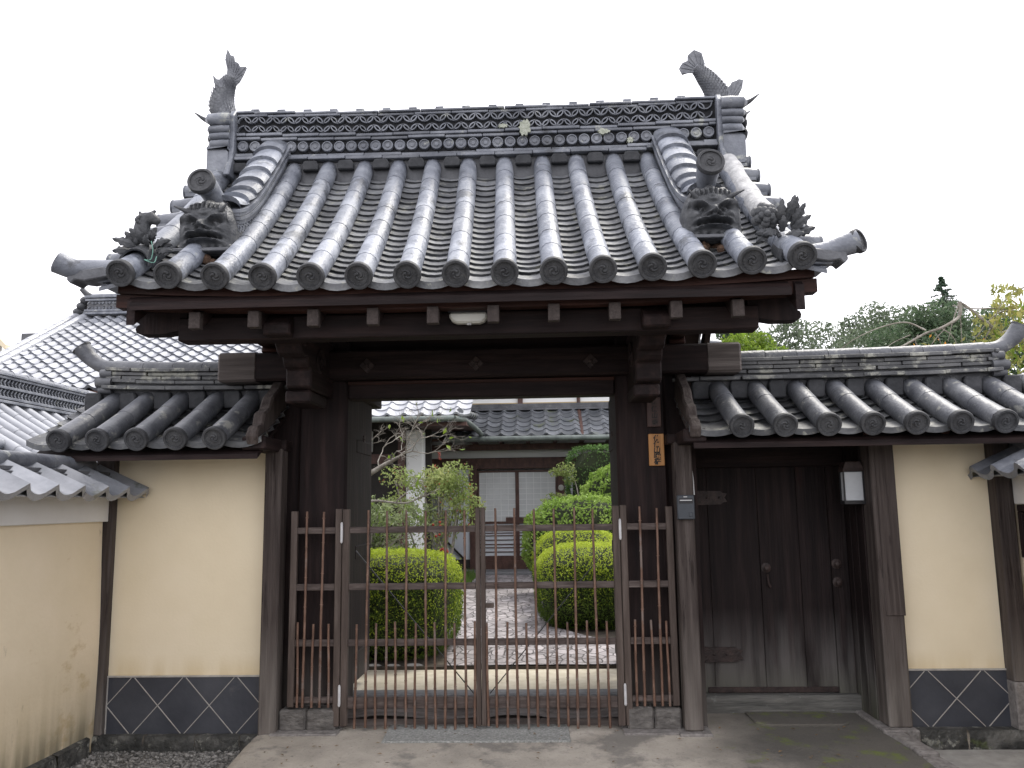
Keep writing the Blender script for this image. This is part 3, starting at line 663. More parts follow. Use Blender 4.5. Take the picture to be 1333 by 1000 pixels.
# ---- descending ridges, ogre masks, spout tiles
def kz(t): return .15 + .13*t
DR = []
for sx, kk in ((-1, 1.5), (1, 12.5)):
    xk = -.04+.2845*(kk-7) + (-.02 if sx < 0 else .02)
    def P(t, dz):
        y, z = axm(t, xk); u = max(0, (.60-t)/.33)
        return Vector((RX(xk, y), y, z+dz+(.105*u*u if dz > -.05 else .02*u)))
    ts = np.linspace(.27, .985, 26)
    g = G()
    for (d0, d1, hw, off) in ((-.06,.055,.115,0), (.06,.083,.138,.5), (.087,.108,.128,0), (.112,.133,.136,.4)):
        i = 0
        while i < 25:
            j = min(25, i+6 if i else i+3+int(off*4)); rows = []
            for q in range(i, j+1):
                a, b = P(ts[q], d0+ (.10*ts[q] if d0 > -.05 else 0)), P(ts[q], d1+.10*ts[q])
                rows.append([(a.x-hw,a.y,a.z),(b.x-hw,b.y,b.z),(b.x+hw,b.y,b.z),(a.x+hw,a.y,a.z),(a.x-hw,a.y,a.z)])
            g.grid(rows); nb = len(g.v); nn = 5*(j-i+1)
            g.f += [tuple(range(nb-nn, nb-nn+4)), tuple(range(nb-5, nb-1))]; g.m += [0,0]; i = j
    base = g.out('descending_ridge', TILE, GATE)
    g = G(); n = 7; tt = [.30+.69*(i/n)**.92 for i in range(n+1)]
    for i in range(n):
        rows = []
        for k, t in enumerate(np.linspace(tt[i]-.012, tt[i+1]+.015, 5)):
            c = P(t, .125+.10*t); r = .122-.010*k/4; lift = .036*(1-k/4)
            for_ = []
            for q in range(11):
                a = math.pi*(.04+.92*q/10); for_.append((c.x+r*math.cos(a), c.y-.35*r*math.sin(a)*0, c.z+lift+r*.62*math.sin(a)))
            rows.append(for_)
        edge = [(p[0]*1.0, p[1]+.02, p[2]-.030) for p in rows[0]]
        g.grid([edge]+rows)
    g.out('ridge_cover_tile', TILEW, base, smooth=35)
    # diamond patterned tiles under the foot of the ridge
    g = G()
    for i in range(9):
        c = P(.28+.035*i, .02); g.lathe([(.03,0),(.03,.012),(.022,.012),(.02,.004)], (c.x-sx*.118, c.y, c.z+.01), (-sx,0,0), 4)
    g.out('diamond_tile', TILE, base)
    # spout tile reaching out over the mask
    oy = -.66; oz = 3.30; xo = (at(272,295,-.7).x if sx < 0 else at(925,275,-.7).x)
    dc = at(262,236,-.80) if sx < 0 else at(925,211,-.80)
    g = G(); pth = catmull([(xo, -.30, 3.47), (xo, -.52, 3.50), (dc.x, -.68, 3.575), (dc.x, dc.y+.03, dc.z)], 5)
    g.tube(pth, [.062+.02*(i/(len(pth)-1))**2 for i in range(len(pth))], 16)
    o = g.out('spout_tile', TILE, GATE, smooth=50)
    d = (pth[-1]-pth[-3]).normalized(); dm = disc_mesh('end_disc', .088, (0, -.93, .2), DISCM, beads=0, spin=.4 if sx < 0 else 1.2); dm.parent = o; dm.location = Vector((dc.x,dc.y+.0,dc.z))-WORLD[GATE.name]
    # ogre mask: relief on a flared back board
    g = G(); NU, NV = 72, 64; fr = []
    def gs(u, v, cu, cv, su, sv, rot=0):
        du, dv = u-cu, v-cv; c, s = math.cos(rot), math.sin(rot); a, b = du*c+dv*s, -du*s+dv*c
        return math.exp(-(a/su)**2-(b/sv)**2)
    def width(v): return .80 + .10*math.cos((v+.1)*2.6) + (.30*max(0,-v-.25)**1.2) - .25*max(0, v-.72)
    def relief(u, v):
        a = abs(u); r = max(0, 1-(u*u*.8+((v+.02)/1.0)**2*.75))**.5*.075
        r += .050*gs(a,v,.34,.36,.24,.075,.55)                                  # brow
        r -= .055*gs(a,v,.36,.17,.19,.10,.3); r += .060*gs(a,v,.35,.15,.085,.065)    # eye
        r += .09*gs(a,v,0,.02,.13,.20) + .045*gs(a,v,.17,-.06,.09,.07)            # nose
        r -= .03*gs(a,v,.09,-.10,.045,.03)
        r += .035*gs(a,v,.52,-.08,.13,.17)                                        # cheek
        m = v + .36 + .22*a*a
        fa = 1/(1+math.exp((a-.52)*22)); r += (.048*math.exp(-((m-.13)/.06)**2) - .040*math.exp(-(m/.055)**2) + .045*math.exp(-((m+.13)/.06)**2))*fa
        r += .022*math.exp(-(m/.05)**2)*max(0,math.sin(u*34))*fa            # teeth
        r += .04*gs(a,v,0,.56,.15,.11) - .035*gs(a,v,0,.57,.09,.06)               # forehead ring
        r += .012*math.sin(u*46)*(v > .66)*(v < .95)                               # hair
        r += .05*gs(a,v,.84,-.80,.15,.13) - .04*gs(a,v,.84,-.80,.06,.05)           # lower scrolls
        r += .035*gs(a,v,.80,.36,.12,.16)                                         # ears
        r += .02*math.sin(a*26+1)*gs(a,v,.35,-.82,.4,.09)
        return r
    sxz, szz = .205, .175
    for i in range(NV+1):
        v = -1+2*i/NV; wv = width(v); row = []
        top = .10*(math.cos(0))
        for j in range(NU+1):
            u = -1+2*j/NU; ue = u*wv
            zz = v + (.16*math.cos(u*1.9)*max(0,v)**3) + .05*math.cos(u*9)*max(0,v)**6
            edge = min(1, (1-abs(u))*9)*min(1,(1-abs(v))*9)
            row.append((xo+ue*sxz, -.70-.01-relief(ue,v)*1.05*edge, oz-.02+zz*szz))
        fr.append(row)
    g.grid(fr)
    bk = [[(p[0], -.60, p[2]) for p in r] for r in fr]
    rim = [p for p in fr[0]] + [r[-1] for r in fr[1:]] + fr[-1][-2::-1] + [r[0] for r in fr[-2:0:-1]]
    rimb = [(p[0]*1.0, -.58, p[2]) for p in rim]; k = len(g.v); nr = len(rim)
    g.add(rim+rimb, [(i,(i+1)%nr,nr+(i+1)%nr,nr+i) for i in range(nr)])
    om = g.out('ogre_mask', ORN, GATE, smooth=70)
    h = G()
    for s2 in (-1, 1):
        L = 1.0 if s2 == sx else .55
        p0 = Vector((xo+s2*.085, -.74, oz+.075))
        h.tube(catmull([p0, p0+Vector((s2*.05*L,-.035,.022)), p0+Vector((s2*.115*L,-.04,.05 if L == 1 else .06))],5), [.026-.022*i/10 for i in range(11)], 8)
    h.out('horn', ORN, om, smooth=50)
    G().box(xo-.19, xo+.19, -.80, -.52, 3.115, 3.138).out('mask_plinth', TILED, GATE, bevel=.004)
    g = G(); 
    for i in range(40): g.ball((xo+random.uniform(-.12,.12), -.68+random.uniform(-.08,.2), 3.05+random.uniform(-.02,.05)), random.uniform(.015,.04), 6, 4)
    g.out('clay_bedding', mat('red_clay', [(.06,.035,.022),(.10,.06,.04),(.14,.09,.06)], 20, .95, .5) if 'red_clay' not in MATS else MATS['red_clay'], GATE)

# ---- verge tiles along both gables, corner spouts
for sx in (-1, 1):
    xv = XS[0] if sx < 0 else XS[-1]
    for t in (.16,.30,.44,.58,.72,.86,.985):
        y, z = axm(t, xv); xx = RX(xv, y)
        g = G(); x1 = xx+sx*.205
        g.tube([(xx+sx*.02,y,z-.005),(x1,y,z-.03)], [.058,.062], 12)
        g.lathe([(.064,0),(.066,.01),(.055,.018)], (x1,y,z-.03), (sx,0,0), 14)
        a, b = sorted((xx, xx+sx*.17)); g.box(a, b, y-.12, y+.10, z-.10, z-.075)
        g.out('verge_tile', TILE, GATE, smooth=40)
    for t in (.1,.3,.5,.7):
        y, z = axr(t, xv); g = G(); g.tube([(xv,y,z-.005),(xv+sx*.205,y,z-.03)], [.052,.056], 10); g.out('verge_tile', TILE, GATE, smooth=40)
    g = G()
    for j in range(12):
        t = j/12; y, z = axm(t, xv); y2, z2 = axm(t+.1, xv); a = RX(xv,y)+sx*.03; b = RX(xv,y)+sx*.15
        g.grid([[(a,y,z-.06),(b,y,z-.09)],[(a,y2,z2-.075),(b,y2,z2-.105)]]); g.grid([[(a,y,z-.085),(b,y,z-.115)],[(a,y,z-.06),(b,y,z-.09)]])
    g.out('pan_tiles', TILE, GATE)
    # corner spout sweeping up and out
    if sx < 0: pts = [at(150,350,-1.02), at(118,350,-1.06), at(95,350,-1.10), at(74,341,-1.14)]
    else: pts = [at(1042,332,-1.02), at(1075,327,-1.04), at(1096,321,-1.06), at(1117,314,-1.08)]
    pth = catmull(pts, 6); n = len(pth)
    g = G(); g.tube(pth, [.056+.018*(i/n)**2 for i in range(n)], 16, flat=.95)
    o = g.out('corner_spout', TILE, GATE, smooth=50)
    if sx > 0:
        dm = disc_mesh('end_disc', .073, (.62,-.75,.16), DISCM, beads=10); dm.parent = o; dm.location = pth[-1]-WORLD[GATE.name]
    else:
        g = G(); ax = (pth[-1]-pth[-3]).normalized(); ax = (ax+Vector((0,-.55,0))).normalized(); g.lathe([(.064,-.02),(.067,.0),(.058,.006),(.05,-.004)], pth[-1], ax, 18); g.out('spout_rim', TILED, o, smooth=40)
    m = pth[n//2]; g = G()
    pl = [(m.x-.13*sx*-1*-1, m.z-.05)]
    a = m.x
    P2 = [(a-sx*.16,m.z+.0),(a+sx*.05,m.z-.03),(a+sx*.06,m.z-.075),(a+sx*.035,m.z-.10),(a+sx*.01,m.z-.075),(a-sx*.05,m.z-.085),(a-sx*.2,m.z-.06)]
    g.prism(P2, 'y', m.y-.05, m.y+.10); g.out('corner_drip_tile', TILED, o, bevel=.006)
    g = G()
    for q in range(3):
        y = -1.09+.02*q; z = axm(0,xv)[1]-.025-.022*q; a, b = sorted((xv+sx*.05, xv+sx*(.23-.03*q))); g.box(a, b, y, y+.2, z, z+.016)
    g.out('corner_pan_tile', TILE, GATE, bevel=.004)
# mortar crust on the right verge roll
g = G(); P = []; rr = []
for t in np.linspace(.30,.93,16):
    y, z = axm(t, XS[-1]); P.append((RX(XS[-1],y)+.03*t, y, z+.035)); rr.append(.075+random.uniform(-.006,.008))
g.tube(P, rr, 14); g.out('mortar_crust', MORT, GATE, smooth=60)
# ---- corner ornaments: crouching lion dog at left, peony at right
def leaf(g, base, dirv, up, L, W, lobes=3):
    d = Vector(dirv).normalized(); s = d.cross(Vector(up)).normalized(); u = s.cross(d); base = Vector(base)
    pts = []; N_ = lobes*2
    for sgn in (1, -1):
        row = []
        for i in range(N_+1):
            t = i/N_; wv = W*math.sin(math.pi*min(1, t*.9+.08))*(1.0 if i % 2 else .62); row.append(base+d*(L*t)+s*(sgn*wv)+u*(L*.25*math.sin(t*2.2)-.15*W))
        pts.append(row)
    mid = [base+d*(L*i/N_)+u*(L*.25*math.sin(i/N_*2.2)+.1*W) for i in range(N_+1)]
    th = u*-.010
    g.grid([pts[0], mid, pts[1]]); g.grid([[p+th for p in pts[1]], [p+th for p in mid], [p+th for p in pts[0]]])
    rim = pts[0]+pts[1][::-1]; nr = len(rim); g.add(rim+[p+th for p in rim], [(i,(i+1)%nr,nr+(i+1)%nr,nr+i) for i in range(nr)])
def saddle(c, r=.085, mats=TILED):
    g = G(); rows = []
    for k, (yy, q) in enumerate(((-.10,1.0),(-.11,1.16),(.08,1.16),(.10,1.0))):
        rows.append([(c.x+r*q*math.cos(a), c.y+yy, c.z-.06+yy*.55+r*q*math.sin(a)) for a in np.linspace(-.15, math.pi+.15, 14)])
    g.grid(rows); return g
cR = at(1030, 318, -.93); cL = at(186, 326, -.93)
g = saddle(cR); o = g.out('peony_ornament', ORN, GATE, smooth=40)
g = G(); fc = at(996, 282, -.95)
for ring, (n, r, tilt) in enumerate(((7,.058,.2),(6,.045,.7),(5,.028,1.1))):
    for k in range(n):
        a = 6.283*k/n+ring*.4; c = fc+Vector((r*math.cos(a), -.022*ring, r*math.sin(a))); g.ball(c, .034-.005*ring, 8, 6, sq=(1,.55,1))
g.ball(fc+Vector((0,-.055,0)), .022, 8, 6); g.out('flower', ORN, o, smooth=50)
g = G()
for px, py, dx, dz, L in ((1022,290,.35,1,.17),(1030,296,.6,1,.16),(1030,300,.9,.6,.14),(1014,292,.1,1,.15),(1012,300,-.6,-.3,.13),(1005,304,-1,-.15,.12),(1022,306,.5,-.1,.12),(1035,306,1,.25,.12),(1018,302,0,.5,.1),(1028,288,.3,1,.15),(1000,305,-.8,-.6,.11)):
    leaf(g, at(px,py,-.95), (dx,-.25,dz), (0,-1,.2), L, .034, 4)
g.tube([at(1015,308,-.93), at(1008,297,-.93), fc+Vector((0,.03,0))], .014, 8)
g.out('peony_leaf', ORN, o, smooth=30)
g = saddle(cL); o = g.out('lion_dog_ornament', ORN, GATE, smooth=40)
g = G()
for px, py, dx, dz, L in ((180,322,-1,.25,.15),(178,318,-.8,.9,.10),(186,318,-.2,1,.10),(194,318,.5,.9,.1),(198,322,1,.1,.16),(203,326,1,-.25,.15),(206,322,1,-.05,.12),(190,322,.2,.4,.09),(172,326,-1,-.2,.11),(184,314,-.6,.7,.1),(196,314,.5,.6,.1)):
    leaf(g, at(px,py,-.95), (dx,-.3,dz), (0,-1,.2), L, .034, 4)
g.out('peony_leaf', ORN, o, smooth=30)
def skin(name, nodes, edges, mat_, parent, sub=2):
    me = bpy.data.meshes.new(name); off = WORLD[parent.name]
    me.from_pydata([tuple(Vector(n[:3])-off) for n in nodes], edges, [])
    o = bpy.data.objects.new(name, me); C.objects.link(o); me.materials.append(mat_); WORLD[o.name] = off
    md = o.modifiers.new('skin', 'SKIN'); md.use_smooth_shade = True
    for i, n in enumerate(nodes):
        r = n[3]; me.skin_vertices[0].data[i].radius = (r, n[4] if len(n) > 4 else r)
    me.skin_vertices[0].data[0].use_root = True
    s = o.modifiers.new('sub', 'SUBSURF'); s.levels = sub; s.render_levels = sub
    dg = bpy.context.evaluated_depsgraph_get(); dg.update(); nm = bpy.data.meshes.new_from_object(o.evaluated_get(dg))
    o.modifiers.clear(); o.data = nm; o.parent = parent
    nm.polygons.foreach_set('use_smooth', [True]*len(nm.polygons)); nm.update()
    if not nm.materials: nm.materials.append(mat_)
    return o
A = lambda x, y, Y=-.95: tuple(at(x, y, Y))
nodes = [A(183,303)+(.045,.05), A(186,292)+(.043,.05), A(190,284)+(.040,.042), A(197,284)+(.040,.036), A(204,288)+(.034,.03), A(207,291)+(.02,.02),
         A(178,312)+(.03,.03), A(176,320)+(.024,.024), A(191,310)+(.018,.022), A(190,319)+(.022,.022), A(183,280,-.93)+(.012,.012), A(182,275,-.93)+(.008,.008), A(199,277)+(.014,.014), A(203,274)+(.008,.008)]
skin('lion_dog', nodes, [(0,1),(1,2),(2,3),(3,4),(4,5),(0,6),(6,7),(0,8),(8,9),(2,10),(10,11),(3,12),(12,13)], ORN, o)
g = G()
for i in range(12): 
    a = i*.52; g.ball(at(181+3*math.cos(a*2), 280+i*2.0, -.97-.02*math.sin(a)), .015, 6, 5)
g.out('mane_curl', ORN, o, smooth=60)
# green twine tied round the lion dog
g = G(); g.tube(catmull([at(197,314,-1.02), at(199,326,-1.03), at(196,338,-1.03), at(188,338,-1.06), at(200,342,-1.06), at(204,334,-1.02)],5), .003, 5)
g.out('twine', mat('green_twine', [(.12,.25,.2),(.16,.32,.26)], 20, .7, 0), GATE)

# ---- fish finials
def fish(spine, rad, tail, fin, label):
    root = None
    Y = RC; g = G(); P = catmull([at(x,y,Y) for x, y in spine], 6); k = len(P)
    r = np.interp(np.linspace(0,1,k), np.linspace(0,1,len(rad)), rad)
    n = 18; vs = []
    for i, p in enumerate(P):
        d = (P[min(i+1,k-1)]-P[max(i-1,0)]).normalized(); s = Vector((0,1,0)); u = d.cross(s).normalized()
        for j in range(n):
            a = 6.283*j/n; vs.append(p+u*(math.cos(a)*r[i])+s*(math.sin(a)*r[i]*.75))
    g.add(vs, [(i*n+j,i*n+(j+1)%n,(i+1)*n+(j+1)%n,(i+1)*n+j) for i in range(k-1) for j in range(n)]+[tuple(range(n)),tuple((k-1)*n+j for j in range(n))])
    o = g.out('fish_finial', SHA, GATE, smooth=60)
    g = G()            # rows of scales
    for i in range(2, k-2):
        p = P[i]; d = (P[i+1]-P[i-1]).normalized(); s = Vector((0,1,0)); u = d.cross(s).normalized()
        m = 13
        for j in range(m):
            a = 6.283*(j+.5*(i % 2))/m; nrm = u*math.cos(a)+s*math.sin(a)*.75; c = p+nrm*r[i]; tn = d.cross(nrm).normalized(); q = r[i]*.30
            g.add([c-tn*q*.8-d*q*.6+nrm*.001, c+tn*q*.8-d*q*.6+nrm*.001, c+tn*q*.55+d*q*.5+nrm*q*.6, c+d*q*.95+nrm*q*.75, c-tn*q*.55+d*q*.5+nrm*q*.6], [(0,1,2,3,4)])
    g.out('scale', SHA, o)
    for nm, poly in (('tail_fin', tail), ('side_fin', fin)):
        pts = [at(x,y,Y-(.0 if nm == 'tail_fin' else .05)) for x, y in poly]; g = G()
        g.prism([(p.x,p.z) for p in pts], 'y', pts[0].y-.014, pts[0].y+.014)
        b0 = pts[0].lerp(pts[-1], .5)
        for p in pts[1:-1]:
            e = b0.lerp(p, .93); g.tube([b0+Vector((0,-.014,0)), e+Vector((0,-.015,0))], [.010,.005], 6)
        g.out(nm, SHA, o)
    g = G()            # back fin spikes
    for i in range(3, k-3, 2):
        p = P[i]; d = (P[i+1]-P[i-1]).normalized(); u = d.cross(Vector((0,1,0))).normalized()
        for sg in (-1, 1):
            c = p+u*r[i]*.9*sg; q = r[i]*.28; g.add([c-d*q+Vector((0,-.008,0)), c+d*q+Vector((0,-.008,0)), c+u*q*.9*sg+d*q*.8, c-d*q+Vector((0,.008,0)), c+d*q+Vector((0,.008,0))], [(0,1,2),(4,3,2),(0,2,3),(1,4,2)])
    g.out('back_fin', SHA, o)
    h = at(*spine[0], Y); s = 1 if h.x < 0 else -1
    g = G(); g.ball(h+Vector((s*.05,0,-.035)), .075, 12, 8, sq=(1.35,.9,.6)); g.tube([h+Vector((s*.08,-.03,-.03)), h+Vector((s*.24,-.02,-.035))], [.03,.016], 8); g.tube([h+Vector((s*.08,.0,.0)), h+Vector((s*.17,0,.0)), h+Vector((s*.2,0,-.02))], [.03,.024,.01], 8)
    g.out('head', SHA, o, smooth=50)
fish([(299,160),(291,148),(288,134),(291,119),(297,108),(301,100)], [.088,.093,.09,.078,.06,.046],
     [(295,106),(297,88),(294,76),(297,65),(301,73),(305,74),(306,81),(311,83),(313,88),(321,88),(317,97),(312,106),(308,110)],
     [(284,117),(279,108),(278,99),(283,104),(288,105),(290,103),(292,107),(294,114)], 'left')
fish([(943,136),(935,124),(928,112),(919,101),(911,93),(905,88)], [.085,.086,.077,.066,.05,.036],
     [(908,96),(898,94),(888,97),(884,89),(888,83),(895,80),(895,73),(903,66),(913,70),(917,83),(917,92)],
     [(940,136),(944,118),(950,112),(952,108),(958,106),(961,104),(967,105),(966,115),(960,128),(952,136)], 'right')

# ================================================================== wing walls with their own little tiled roofs
def wing_roof(root, xs, x0, x1, ze, rx0, rx1, outer, zr=2.0):
    """xs roll rows, x0..x1 tiled width, rx0..rx1 ridge, outer = -1/1 side of the turned-up end"""
    def ax(t, x): return -.43+.68*t, ze + (2.315-ze)*(.92*t+.08*t*t)
    def axb(t, x): y, z = ax(t, x); return .5-y, z
    e = [x0-.03]+xs+[x1+.03]
    g = G(); pan_field(g, e, ax, 6, drop=.05, sag=.036, lip=.026, eave_lip=.038); g.out('pan_tiles', TILEPW, root, smooth=35)
    g = G(); pan_field(g, e, axb, 5, drop=.05, sag=.036, lip=.024); g.out('pan_tiles', TILEP, root, smooth=35)
    for k, x in enumerate(xs):
        g = G(); roll_row(g, x, ax, 2, .070, t0=0, t1=1); o = g.out('roll_tile', TILEV, root, smooth=40)
        y, z = ax(0, x); put_copy(WD[k % 3], o, (x, y-.042, z-.014))
        if k % 2 == 0:
            g = G(); roll_row(g, x, axb, 2, .070); g.out('roll_tile', TILEV, root, smooth=40)
    # boarding and ridge
    pts = []
    for sgn in (0, 1):
        pass
    g = G(); a0 = ax(0,0); a1 = ax(1,0)
    g.prism([(a0[0]+.03,a0[1]-.115),(.25,a1[1]-.10),(.5-a0[0]-.03,a0[1]-.115),(.5-a0[0]-.03,a0[1]-.15),(.25,a1[1]-.135),(a0[0]+.03,a0[1]-.15)], 'x', x0, x1); g.out('roof_boarding', WOODH, root)
    lift = lambda x: .028*(max(0, (x-rx0)/(rx1-rx0) if outer > 0 else (rx1-x)/(rx1-rx0)))**3
    def lay(z0, z1, hw, seg, off):
        g = G(); x = rx0-off
        while x < rx1-.02:
            a, b = max(x, rx0), min(x+seg, rx1)
            if b-a > .03:
                dz = random.uniform(-.003,.003); dy = random.uniform(-.006,.006); q0, q1 = lift(a), lift(b)
                y0, y1 = .25-hw+dy, .25+hw+dy; a += .002; b -= .002
                v = [(a,y0,z0+dz+q0),(b,y0,z0+dz+q1),(b,y1,z0+dz+q1),(a,y1,z0+dz+q0),(a,y0,z1+dz+q0),(b,y0,z1+dz+q1),(b,y1,z1+dz+q1),(a,y1,z1+dz+q0)]
                g.add(v, [(3,2,1,0),(4,5,6,7),(0,1,5,4),(1,2,6,5),(2,3,7,6),(3,0,4,7)])
            x += seg*random.uniform(.97,1.03)
        g.out('ridge_tile', TILEQ, root, bevel=.003)
    lay(2.352, 2.378, .145, .29, .1)
    for i, z in enumerate((2.405, 2.434, 2.463, 2.492)): lay(z, z+.025, .095 if i < 3 else .115, .30, .07+.11*i)
    G().box(rx0+.02, rx1-.02, .19, .31, 2.25, 2.50).out('ridge_core', TILED, root)
    P_ = xs[1]-xs[0]
    for x in [xs[0]-P_/2]+[q+P_/2 for q in xs]:
        if x0 < x < x1+.1: G().prism([(x-.058,2.22),(x+.058,2.22),(x+.062,2.32),(x+.05,2.352),(x-.05,2.352),(x-.062,2.32)], 'y', .135, .19).out('ridge_filler_tile', FILL, root, bevel=.008)
    G().box(x0+.02, x1-.02, .20, .30, 1.9, 2.36).out('upper_wall', TILED, root)
    n = int((rx1-rx0-.25)/.225); g = G()
    st = rx0+.02 if outer > 0 else rx1-.02
    for i in range(n+1):
        xa = st+outer*.225*i; xb = xa+outer*.219
        P = [(xa+(xb-xa)*k/3, .25, 2.530+lift(xa+(xb-xa)*k/3)) for k in range(4)]
        g.tube(P, [.050,.052,.053,.055], 14)
    xe = st+outer*.225*(n+1); g.out('ridge_cap_tile', TILEV, root, smooth=40)
    z0 = 2.53+lift(xe)
    P = catmull([(xe-outer*.03,.25,z0),(xe+outer*.10,.25,z0+.012),(xe+outer*.20,.245,z0+.075),(xe+outer*.265,.23,z0+.155)],5); n = len(P)
    g = G(); g.tube(P, [.055+.022*(i/n)**2 for i in range(n)], 16, flat=.9); o = g.out('turned_up_end_tile', TILEV, root, smooth=50)
    g = G(); d = (P[-1]-P[-2]).normalized(); g.lathe([(.072,-.01),(.074,.0),(.060,.004),(.05,-.006)], P[-1]+d*.004, d, 18); g.out('end_rim', TILED, o, smooth=40)
    ex = rx1 if outer > 0 else rx0
    for z, r, L in ((2.50,.034,.05), (2.43,.042,.085), (2.372,.03,.06)):
        g = G(); g.tube([(ex-outer*.05,.25,z+lift(ex)*.8),(ex+outer*L,.25,z+lift(ex)*.8)], r, 14); g.tube([(ex-outer*.05,.17,z),(ex+outer*L*.8,.17,z)], r*.9, 14); g.out('ridge_end_roll', TILED, root, smooth=40)
    return ax
TILEPW = mat('wing_pan_tile', [(.05,.053,.058),(.09,.094,.10),(.16,.163,.165)], 7, .5, .3, island=.4, spots=((.30,.30,.26), 9, .56), bscale=40)
TILEV = mat('wing_roll_tile', [(.06,.064,.073),(.105,.11,.123),(.175,.18,.19)], 5, .45, .25, island=.2, spots=((.33,.33,.30), 9, .58), bscale=45)
TILEQ = mat('lichened_ridge_tile', [(.05,.052,.055),(.085,.087,.09),(.13,.13,.13)], 5, .6, .3, island=.3, spots=((.36,.36,.31), 7, .525), bscale=40)
WD = [disc_mesh('end_disc', .078, (0,-.93,-.37), DISCM, spin=s) for s in (.1, 1.3, 2.2)]
for d in WD: C.objects.unlink(d)
def slate_band(root, x0, x1, yv, z0, z1, xv, P):
    G().box(x0, x1, yv, yv+.05, z0, z1).out('slate_band', NAMA, root)
    def strip(xa, za, xb, zb):
        dx, dz = xb-xa, zb-za
        t0, t1 = 0.0, 1.0
        for lim, sgn in ((x0, 1), (x1, -1)):
            da, db = sgn*(xa-lim), sgn*(xb-lim)
            if da < 0 and db < 0: return
            if da < 0: t0 = max(t0, da/(da-db))
            if db < 0: t1 = min(t1, da/(da-db))
        if t1-t0 < .02: return
        a = Vector((xa+dx*t0, yv-.001, za+dz*t0)); b = Vector((xa+dx*t1, yv-.001, za+dz*t1))
        g.bar(a, b, .0050, .006, (0,1,0))
    g = G()
    for k in range(-4, 5):
        v = xv+k*P
        for q in (-.012, .012): strip(v+q, z1-.004, v+q+(P-.024)*(1 if q > 0 else -1), z0+.004)
    g.box(x0, x1, yv-.008, yv+.02, z1, z1+.010); g.box(x0-.001, x0+.006, yv-.006, yv+.01, z0, z1)
    g.out('white_joint', JOINT, root)
def base_stones(root, x0, x1, y, z0, z1):
    x = x0
    while x < x1-.02:
        b = min(x1, x+random.uniform(.30,.46)); b = x1 if x1-b < .15 else b
        rows = []
        g = G(); ny, nz = 5, 5
        yy = y-random.uniform(.0,.03)
        for i in range(nz+1):
            z = z0+(z1-z0)*i/nz; rows.append([(x+.004+(b-x-.008)*j/8, yy + random.uniform(-.008,.010)+(.012 if j in (0,8) else 0)+(.012 if i == nz else 0), z+random.uniform(-.004,.004)*(i == nz)) for j in range(9)])
        rows.append([(p[0], y+.15, z1) for p in rows[-1]]); g.grid(rows); g.out('base_stone', STONE, root, smooth=50); x = b

LW = thing('wing_wall', 'cream plaster wing wall with diamond slate skirting and small tiled roof, left of the gate opening', 'wall', (-2.05, .15, 0), 'plaster wing walls flanking the gate')
G().box(-2.605, -1.488, .055, .30, .345, 1.90).out('plaster_panel', PLAS, LW)
slate_band(LW, -2.60, -1.488, .045, -.03, .345, -2.06, .361)
base_stones(LW, -2.74, -1.47, -.02, -.16, -.028)
G().box(-2.74, -2.603, -.005, .13, -.03, 1.89).out('post', WPOST, LW, bevel=.008)
G().box(-1.490, -1.372, -.10, .04, -.02, 1.90).out('post', WPOST, LW, bevel=.008)
G().box(-1.52, -1.36, -.14, .05, -.10, -.018).out('post_footing', KERB, LW, bevel=.008)
G().box(-3.0, -1.36, -.06, .09, 1.887, 1.965).out('eave_beam', WOODH, LW, bevel=.008)
wing_roof(LW, [-2.748+.2612*k for k in range(5)], -2.97, -1.44, 1.965, -2.80, -1.40, -1)
def barge(root, x0, x1, sx):
    g = G(); P = [(-.42,1.90),(-.45,1.97),(-.40,2.03),(-.33,2.05),(-.30,2.13),(-.20,2.17),(-.14,2.26),(.0,2.34),(.12,2.44),(.25,2.50),(.38,2.44),(.9,2.05),(.9,1.93),(.25,2.25),(0,2.12),(-.2,2.0)]
    g.prism(P, 'x', x0, x1); g.out('bargeboard', WPOST, root, bevel=.012)
    a, b = sorted((x0-.03*sx*0-.01, x1+.01)); g = G().box(a-.03, b+.03, -.40, .06, 1.875, 1.965); g.out('bracket_block', WOODY, root, bevel=.01)
barge(LW, -1.51, -1.43, -1)

RW = thing('wing_wall', 'cream plaster wing wall with side door and small tiled roof, right of the gate opening', 'wall', (2.6, .15, 0), 'plaster wing walls flanking the gate')
G().box(2.81, 3.485, .055, .30, .36, 1.90).out('plaster_panel', PLAS, RW)
slate_band(RW, 2.815, 3.485, .045, .0, .36, 2.965, .367)
base_stones(RW, 2.80, 3.75, -.03, -.16, .002)
G().box(2.66, 2.812, -.06, .12, .02, 1.89).out('post', WPOST, RW, bevel=.01)
G().box(2.690, 2.817, -.068, -.055, .73, 1.885).out('post_splice', WPOST, RW, bevel=.003)
G().box(2.60, 2.83, -.12, .55, -.10, .022).out('post_footing', KERB, RW, bevel=.01)
G().box(3.487, 3.60, -.05, .14, .30, 1.89).out('post', WPOST, RW, bevel=.008)
G().box(3.485, 3.60, -.054, .14, .0, .30).out('post_foot', KERB, RW, bevel=.008)
o = G().box(1.332, 1.452, -.12, .01, .02, 1.90).out('post', WPOST, RW, bevel=.008)
G().box(1.29, 1.50, -.18, .05, -.08, .018).out('post_footing', KERB, RW, bevel=.006)
G().box(1.30, 4.6, -.06, .09, 1.89, 1.965).out('eave_beam', WOODH, RW, bevel=.008)
wing_roof(RW, [1.716+.2743*k for k in range(9)], 1.42, 4.05, 1.985, 1.38, 3.70, 1)
barge(RW, 1.395, 1.465, 1)
# small rafters under the right eave
g = G()
for x in (2.05, 2.55, 3.05, 3.45): G().bar((x,-.33,1.905),(x,.2,2.19),.05,.05).out('rafter', WRED, RW)
